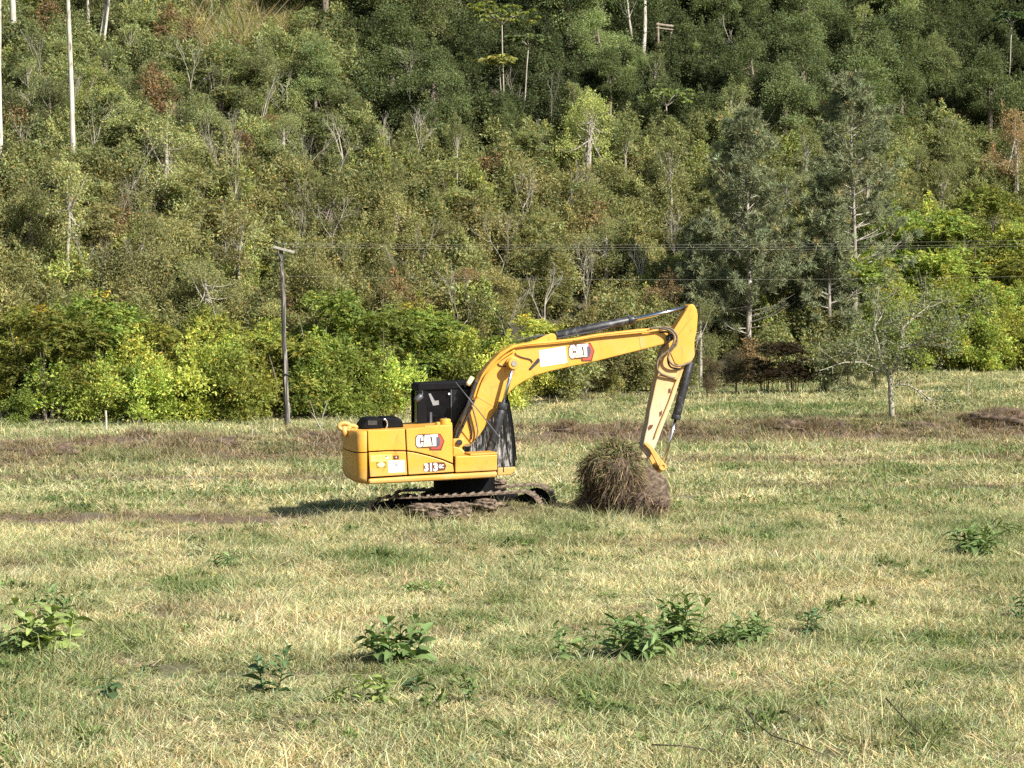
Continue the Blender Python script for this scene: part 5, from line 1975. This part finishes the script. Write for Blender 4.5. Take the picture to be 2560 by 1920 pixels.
mb = MB()
mb.prism([(-.08, -.012), (.08, -.012), (.08, .016), (.03, .018), (.022, .05), (-.002, .05), (-.01, .018), (-.08, .016)], -.26, .26)
shoe = mb.build('track_shoe', M['mud'], link=False, bevel=0)
per = 2 * (TR_L - TR_H) + math.pi * TR_H
ns = int(round(per / TR_P))
for w in (-1.0, 1.0):
    mb = MB()
    mb.box((0, 0, TR_H * .5), (TR_L - TR_H * 1.1, .26, .28))
    Mt = Matrix.Rotation(TYAW, 4, 'Z') @ Matrix.Translation((0, w, TZ)) @ Matrix.Rotation(TPITCH, 4, 'Y')
    t_ = mb.build('track', M['black'], exc, bevel=.03)  # black here paints in the shade inside the track
    t_.matrix_local = Mt
    for k in range(ns):
        p_, a = track_path(k * per / ns)
        o_ = link(shoe.data, 'track_shoe', t_)
        o_.location = p_
        o_.rotation_euler = (0, a, 0)
    for sx, nm in ((1, 'idler'), (-1, 'sprocket')):
        mb = MB()
        c = (sx * (TR_L - TR_H) / 2, 0, TR_H / 2)
        mb.ring(c, (0, 1, 0), .20, .30, .14, 22)
        mb.disc(c, (0, 1, 0), .14, .34, 18)
        mb.disc(c, (0, 1, 0), .22, .05, 18)
        mb.build(nm, M['black'], t_, bevel=.01)  # wheels coloured black for the shade around them
    for k in range(6):
        mb = MB()
        mb.disc((-1.05 + k * .42, 0, .13), (0, 1, 0), .10, .32, 16)
        mb.build('roller', M['black'], t_)  # rollers coloured black for the same shade
    mb = MB()
    mb.box((0, 0, TR_H - .13), (.12, .26, .10))
    mb.build('carrier_roller', M['black'], t_)
mb = MB()
mb.disc((0, 0, .60), (0, 0, 1), .62, .42, 28)
mb.build('turntable', M['black'], exc)
mb = MB()
mb.box((0, 0, .42), (1.5, 1.6, .22), Matrix.Rotation(TYAW, 3, 'Z'))
mb.box((.75, -.42, .40), (.5, .35, .16), Matrix.Rotation(TYAW, 3, 'Z'))
mb.build('track_frame', M['black'], exc, bevel=.03)


# ------------------------------------------------------------------ earth lumps, sod in the bucket
def lump(name, c, rad, seed, mat, label, cat, group=None, square=0.0):
    r_ = np.random.default_rng(seed)
    bm = bmesh.new()
    bmesh.ops.create_icosphere(bm, subdivisions=5, radius=1)
    off = r_.uniform(0, 50, 3)
    pv = np.array([v.co[:] for v in bm.verts])
    if square:
        pv = pv * (1 - square) + pv / np.max(np.abs(pv), 1, keepdims=True) * square
    nv = fbm(pv[:, 0] * 2 + pv[:, 1] * 1.3 + off[0], pv[:, 1] * 1.1 + pv[:, 2] * 2.3 + off[1], .9, seed, 5)
    pv = pv * (.45 + 1.0 * nv)[:, None] * np.array(rad)
    for v, p_ in zip(bm.verts, pv):
        v.co = p_
    me_ = bpy.data.meshes.new(name)
    bm.to_mesh(me_)
    bm.free()
    me_.polygons.foreach_set('use_smooth', [True] * len(me_.polygons))
    me_.materials.append(mat)
    o_ = link(me_, name)
    o_.location = c
    return tag(o_, label, cat, group)


def spot(x_, y_, Y_):
    return at(x_, y_, Y_)


lump('mud_clod', spot(1218, 1262, 42.35), (.28, .22, .12), 3, M['mud'], 'large brown mud clod before the front of the near track', 'mud clod')
lump('mud_clod', spot(1140, 1276, 42.15), (.28, .2, .15), 4, M['mud'], 'blocky brown lump of mud before the middle of the near track', 'mud clod', square=.75)
lump('mud_clod', spot(1070, 1270, 42.2), (.40, .22, .10), 6, M['mud'], 'long low mud clod left of the blocky lump by the track', 'mud clod')
lump('mud_clod', spot(1080, 1292, 41.8), (.24, .18, .10), 8, M['soil'], 'dark crumbled earth lump below the long mud clod', 'mud clod')
lump('mud_clod', spot(1250, 1206, 44.2), (.16, .2, .07), 12, M['mud'], 'small mud lump lying on the track frame under the cab', 'mud clod')

for i_, (x_, y_, rx_, rz_, lb_) in enumerate(MOUNDS):
    p_ = on_ground(x_, y_)
    lump('earth_mound', (p_.x, p_.y + .3, p_.z - .06), (rx_, .8, rz_), 30 + i_, M['bankearth'], lb_, 'earth mound', 'earth mounds along the bank')
sod = empty('sod_clump', on_ground(1545, 1275))
tag(sod, 'ragged clump of roots and grass sod hanging from the excavator bucket', 'sod clump')
sb = sod.location.copy()
sr = np.random.default_rng(88)
core_def = [(1545, 1185, 43.75, .44, .44, .42), (1508, 1165, 43.9, .36, .42, .28), (1560, 1232, 43.7, .40, .40, .34), (1576, 1192, 43.8, .22, .36, .26), (1604, 1255, 43.1, .20, .12, .20), (1650, 1262, 43.15, .14, .12, .10), (1478, 1180, 44.0, .18, .3, .16), (1530, 1128, 44.0, .2, .3, .12), (1530, 1235, 43.9, .28, .4, .36), (1496, 1215, 44.2, .27, .36, .40), (1487, 1250, 44.3, .28, .36, .24), (1475, 1262, 44.2, .26, .4, .18), (1555, 1140, 43.9, .34, .40, .18)]
mb = MB()
FV, FC, BV, BC = [], [], [], []
bm = bmesh.new()
for i, (x_, y_, Y_, rx, ry, rz) in enumerate(core_def):
    c = np.array(at(x_, y_, Y_) - sb)
    m0 = len(bm.verts)
    bmesh.ops.create_icosphere(bm, subdivisions=3, radius=1)
    bm.verts.ensure_lookup_table()
    for v in bm.verts[m0:]:
        p_ = np.array(v.co)
        n_ = fbm(np.array([p_[0] * 3 + i * 9]), np.array([p_[1] * 3 + p_[2] * 3.3]), 1.0, 5, 4)[0]
        p_ = p_ * (.65 + .55 * n_) * np.array([rx, ry, rz]) + c
        v.co = Vector(p_)
    # hanging root strands
    nst = int(1400 * rx * rz / .2)
    v = unit(sr.normal(0, 1, (nst, 3)))
    p0 = c + v * np.array([rx, ry, rz]) * .82
    L = sr.uniform(.12, .42, nst)
    d1 = unit(v * .8 + sr.normal(0, .42, (nst, 3)) + np.array([0, 0, -.55]))
    d2 = unit(d1 + np.array([0, 0, -1.0]) + sr.normal(0, .30, (nst, 3)))
    p1 = p0 + d1 * (L * .5)[:, None]
    p2 = p1 + d2 * (L * .5)[:, None]
    for arr in (p0, p1, p2):
        arr[:, 2] = np.maximum(arr[:, 2], -.02)
    sd_ = unit(np.cross(d1, sr.normal(0, 1, (nst, 3)))) * sr.uniform(.003, .008, (nst, 1))
    q1 = np.stack([p0 - sd_, p0 + sd_, p1 + sd_, p1 - sd_], 1)
    q2 = np.stack([p1 - sd_, p1 + sd_, p2 + sd_ * .4, p2 - sd_ * .4], 1)
    FV.append(np.concatenate([q1, q2], 1).reshape(-1, 3))
    b0 = np.where(sr.uniform(0, 1, nst) < .3, sr.uniform(1.1, 2.0, nst), sr.uniform(.35, 1.0, nst))
    FC.append(np.repeat(np.stack([b0, b0 * sr.uniform(.9, 1.05, nst), b0 * sr.uniform(.8, 1.05, nst)], 1), 8, 0))
    # grass still growing on the upper side
    if y_ < 1200:
        ng_ = 620
        v = unit(sr.normal(0, 1, (ng_, 3)) + np.array([0, 0, 1.1]))
        p0 = c + v * np.array([rx, ry, rz]) * .85
        L = sr.uniform(.10, .34, ng_)
        d1 = unit(v + sr.normal(0, .5, (ng_, 3)))
        d2 = unit(d1 + sr.normal(0, .6, (ng_, 3)) + np.array([0, 0, -1.1]))
        p1 = p0 + d1 * (L * .5)[:, None]
        p2 = p1 + d2 * (L * .5)[:, None]
        sd_ = unit(np.cross(d1, sr.normal(0, 1, (ng_, 3)))) * sr.uniform(.004, .009, (ng_, 1))
        q1 = np.stack([p0 - sd_, p0 + sd_, p1 + sd_, p1 - sd_], 1)
        q2 = np.stack([p1 - sd_, p1 + sd_, p2 + sd_ * .3, p2 - sd_ * .3], 1)
        BV.append(np.concatenate([q1, q2], 1).reshape(-1, 3))
        gcol = np.where(sr.uniform(0, 1, (ng_, 1)) < .42, np.array([[.13, .16, .05]]), np.array([[.23, .18, .09]])) * sr.uniform(.6, 1.3, (ng_, 1))
        BC.append(np.repeat(gcol, 8, 0))
me = bpy.data.meshes.new('soil')
bm.to_mesh(me)
bm.free()
me.materials.append(M['soil'])
link(me, 'soil', sod)
o = tag(link(np_mesh('roots', np.concatenate(FV), 4, M['fibre'], np.concatenate(FC)), 'roots', sod), kind='stuff')
o.color = (.185, .130, .078, 1)
o = tag(link(np_mesh('grass', np.concatenate(BV), 4, M['fibre'], np.concatenate(BC)), 'grass', sod), kind='stuff')
o.color = (1, 1, 1, 1)


# ------------------------------------------------------------------ weeds in the foreground
def leaf_mesh(width, droop, seed):
    r_ = np.random.default_rng(seed)
    V_, F_ = [], []
    seg = 6
    for i in range(seg + 1):
        t = i / seg
        w_ = width * math.sin(math.pi * min(1, t * .92 + .06)) ** .8
        z = .28 * t - droop * t * t
        x_ = t * (1 - .12 * droop)
        V_ += [(x_, -w_, z + w_ * .35), (x_, 0, z), (x_, w_, z + w_ * .35)]
    for i in range(seg):
        a = i * 3
        F_ += [(a, a + 1, a + 4, a + 3), (a + 1, a + 2, a + 5, a + 4)]
    me_ = bpy.data.meshes.new('leaf')
    me_.from_pydata(V_, [], F_)
    me_.update()
    at_ = me_.color_attributes.new('Col', 'FLOAT_COLOR', 'POINT')
    cols = []
    for i in range(seg + 1):
        for k in range(3):
            v = (1.25 if k == 1 else 1.0) * r_.uniform(.9, 1.1)
            cols += [v, v, v, 1]
    at_.data.foreach_set('color', np.array(cols, np.float32))
    me_.polygons.foreach_set('use_smooth', [True] * len(F_))
    me_.materials.append(M['weedleaf'])
    return me_


LEAF = {'broad': [leaf_mesh(.21, d, i) for i, d in enumerate((.35, .55, .8))], 'narrow': [leaf_mesh(.115, d, 10 + i) for i, d in enumerate((.3, .5, .85))]}


def weed(px, py, wpx, hpx, shape, nst, nlf, col, label, name='weed', r_=None):
    r_ = np.random.default_rng(int(px * 3 + py))
    b_ = on_ground(px, py)
    sc_ = b_.y / F_PX
    W_, H_ = wpx * sc_, hpx * sc_
    root_ = empty(name, b_)
    for s_i in range(nst):
        a = r_.uniform(0, 6.28)
        q_ = W_ * .36 * math.sqrt(r_.uniform()) if nst > 1 else 0
        foot = Vector((math.cos(a) * q_ * .6, math.sin(a) * q_ * .6, 0))
        tip = Vector((math.cos(a) * q_ * 1.3, math.sin(a) * q_ * 1.3, H_ * r_.uniform(.62, .98)))
        mid = foot.lerp(tip, .5) + Vector(r_.normal(0, .02, 3))
        mb_ = MB()
        mb_.tube([foot - Vector((0, 0, .04)), mid, tip], [.007, .006, .003], 5)
        st_ = mb_.build('stem', M['weedstem'], root_)
        nlf = nlf if s_i else int(nlf * 1.3)
        for k in range(nlf):
            t = .06 + .94 * (k + r_.uniform(0, .6)) / nlf
            p_ = foot.lerp(mid, t / .5) if t < .5 else mid.lerp(tip, (t - .5) / .5)
            az = k * 2.4 + r_.uniform(-.5, .5)
            ln = W_ * (.50 if nst == 1 else .37) * r_.uniform(.7, 1.2) * (1.12 - .55 * t)
            o_ = link(LEAF[shape][int(r_.integers(0, 3))], 'leaf', root_)
            o_.location = p_
            o_.rotation_euler = (r_.normal(0, .35), -r_.uniform(-.1, .95) * t - .15, az)
            o_.scale = (ln, ln, ln)
            v = r_.uniform(.75, 1.3)
            o_.color = (col[0] * v, col[1] * v, col[2] * v, 1)
    return tag(root_, label, 'weed')


M['weedstem'] = mat_noise('weed_stem', [(.3, (.06, .09, .03)), (.75, (.13, .16, .06))], 20, .7)
DG, MG, BG = (.070, .120, .042), (.115, .175, .050), (.21, .265, .070)
weed(100, 1635, 200, 140, 'broad', 6, 9, BG, 'large bright leaved weed clump at the left edge of the pasture')
weed(22, 1640, 110, 100, 'broad', 3, 8, MG, 'darker weed cut by the left edge beside the bright clump')
weed(125, 1560, 150, 95, 'narrow', 5, 8, MG, 'narrow leaved weed standing behind the bright clump on the left')
weed(672, 1738, 135, 140, 'broad', 2, 12, DG, 'dark upright broad leaved weed left of the foreground centre')
weed(272, 1752, 120, 60, 'broad', 1, 8, DG, 'low dark rosette weed in the left foreground')
weed(35, 1812, 90, 75, 'broad', 2, 6, MG, 'small weed in the lower left corner')
weed(995, 1662, 190, 130, 'broad', 7, 9, MG, 'wide clump of broad green leaves in the centre foreground')
weed(925, 1768, 150, 95, 'broad', 3, 8, BG, 'bright green weed below the wide centre clump')
weed(820, 1762, 110, 60, 'broad', 2, 7, BG, 'low bright weed just left of the bright green one')
weed(1042, 1735, 90, 50, 'broad', 1, 7, DG, 'small dark weed between bright and tall centre weeds')
weed(1192, 1765, 95, 115, 'broad', 2, 9, MG, 'tall narrow weed right of the foreground centre')
weed(1418, 1660, 130, 110, 'broad', 3, 9, MG, 'weed left of the big leafy clump on the right')
weed(1590, 1650, 190, 130, 'narrow', 11, 11, MG, 'big leafy clump of narrow leaves right of centre')
weed(1700, 1615, 170, 140, 'narrow', 10, 11, (.15, .215, .06), 'tall narrow leaved weed behind the big leafy clump')
weed(1800, 1625, 150, 70, 'narrow', 7, 9, MG, 'low feathery weed right of the tall narrow leaved one')
weed(1890, 1605, 150, 70, 'narrow', 7, 9, MG, 'low dark weed spreading right of centre')
weed(2005, 1590, 120, 70, 'narrow', 4, 8, DG, 'dark weed at the right end of the low row')
weed(2440, 1395, 160, 95, 'narrow', 11, 9, MG, 'bushy dark weed on the far right of the pasture')
weed(2520, 1355, 100, 70, 'narrow', 4, 8, MG, 'small weed beside the bushy dark one at the right')
weed(2108, 1328, 60, 55, 'broad', 2, 8, DG, 'small dark upright weed at the right middle distance')
weed(1885, 1330, 60, 30, 'narrow', 3, 7, DG, 'tiny dark weed at right middle distance')
weed(2548, 1548, 90, 80, 'broad', 3, 8, DG, 'dark weed cut by the right edge of the picture')
weed(1640, 1290, 50, 26, 'narrow', 3, 7, DG, 'small tuft of weed before the bucket')
weed(1325, 1412, 90, 32, 'narrow', 4, 8, MG, 'low green weed in the middle of the pasture')
weed(560, 1422, 110, 45, 'narrow', 4, 8, MG, 'low weed with narrow leaves left of the middle pasture')
weed(490, 1395, 60, 40, 'narrow', 2, 7, DG, 'small spiky weed in the left middle pasture')


def twig(pts, r0, label):
    pp = [on_ground(x_, y_) + Vector((0, 0, h_)) for x_, y_, h_ in pts]
    o0 = pp[0].copy()
    mb_ = MB()
    mb_.tube([p_ - o0 for p_ in pp], list(np.linspace(r0, r0 * .5, len(pp))), 7)
    k = len(pp) // 2
    mb_.tube([pp[k] - o0, pp[k] - o0 + Vector((.08, .05, .07)), pp[k] - o0 + Vector((.16, .06, .10))], [r0 * .5, r0 * .4, r0 * .2], 5)
    o_ = mb_.build('fallen_twig', M['darktwig'], smooth_=True)
    o_.location = o0
    return tag(o_, label, 'twig')


twig([(1630, 1900, .13), (1700, 1908, .15), (1770, 1916, .14), (1830, 1926, .12)], .008, 'dark fallen twig at the bottom edge right of centre')
twig([(1865, 1815, .16), (1885, 1850, .17), (1930, 1885, .16), (2000, 1905, .15), (2060, 1925, .13)], .009, 'curved dark fallen twig in the lower right foreground')
twig([(2215, 1790, .17), (2250, 1830, .17), (2285, 1865, .16), (2320, 1892, .13)], .009, 'straight dark fallen twig near the lower right corner')
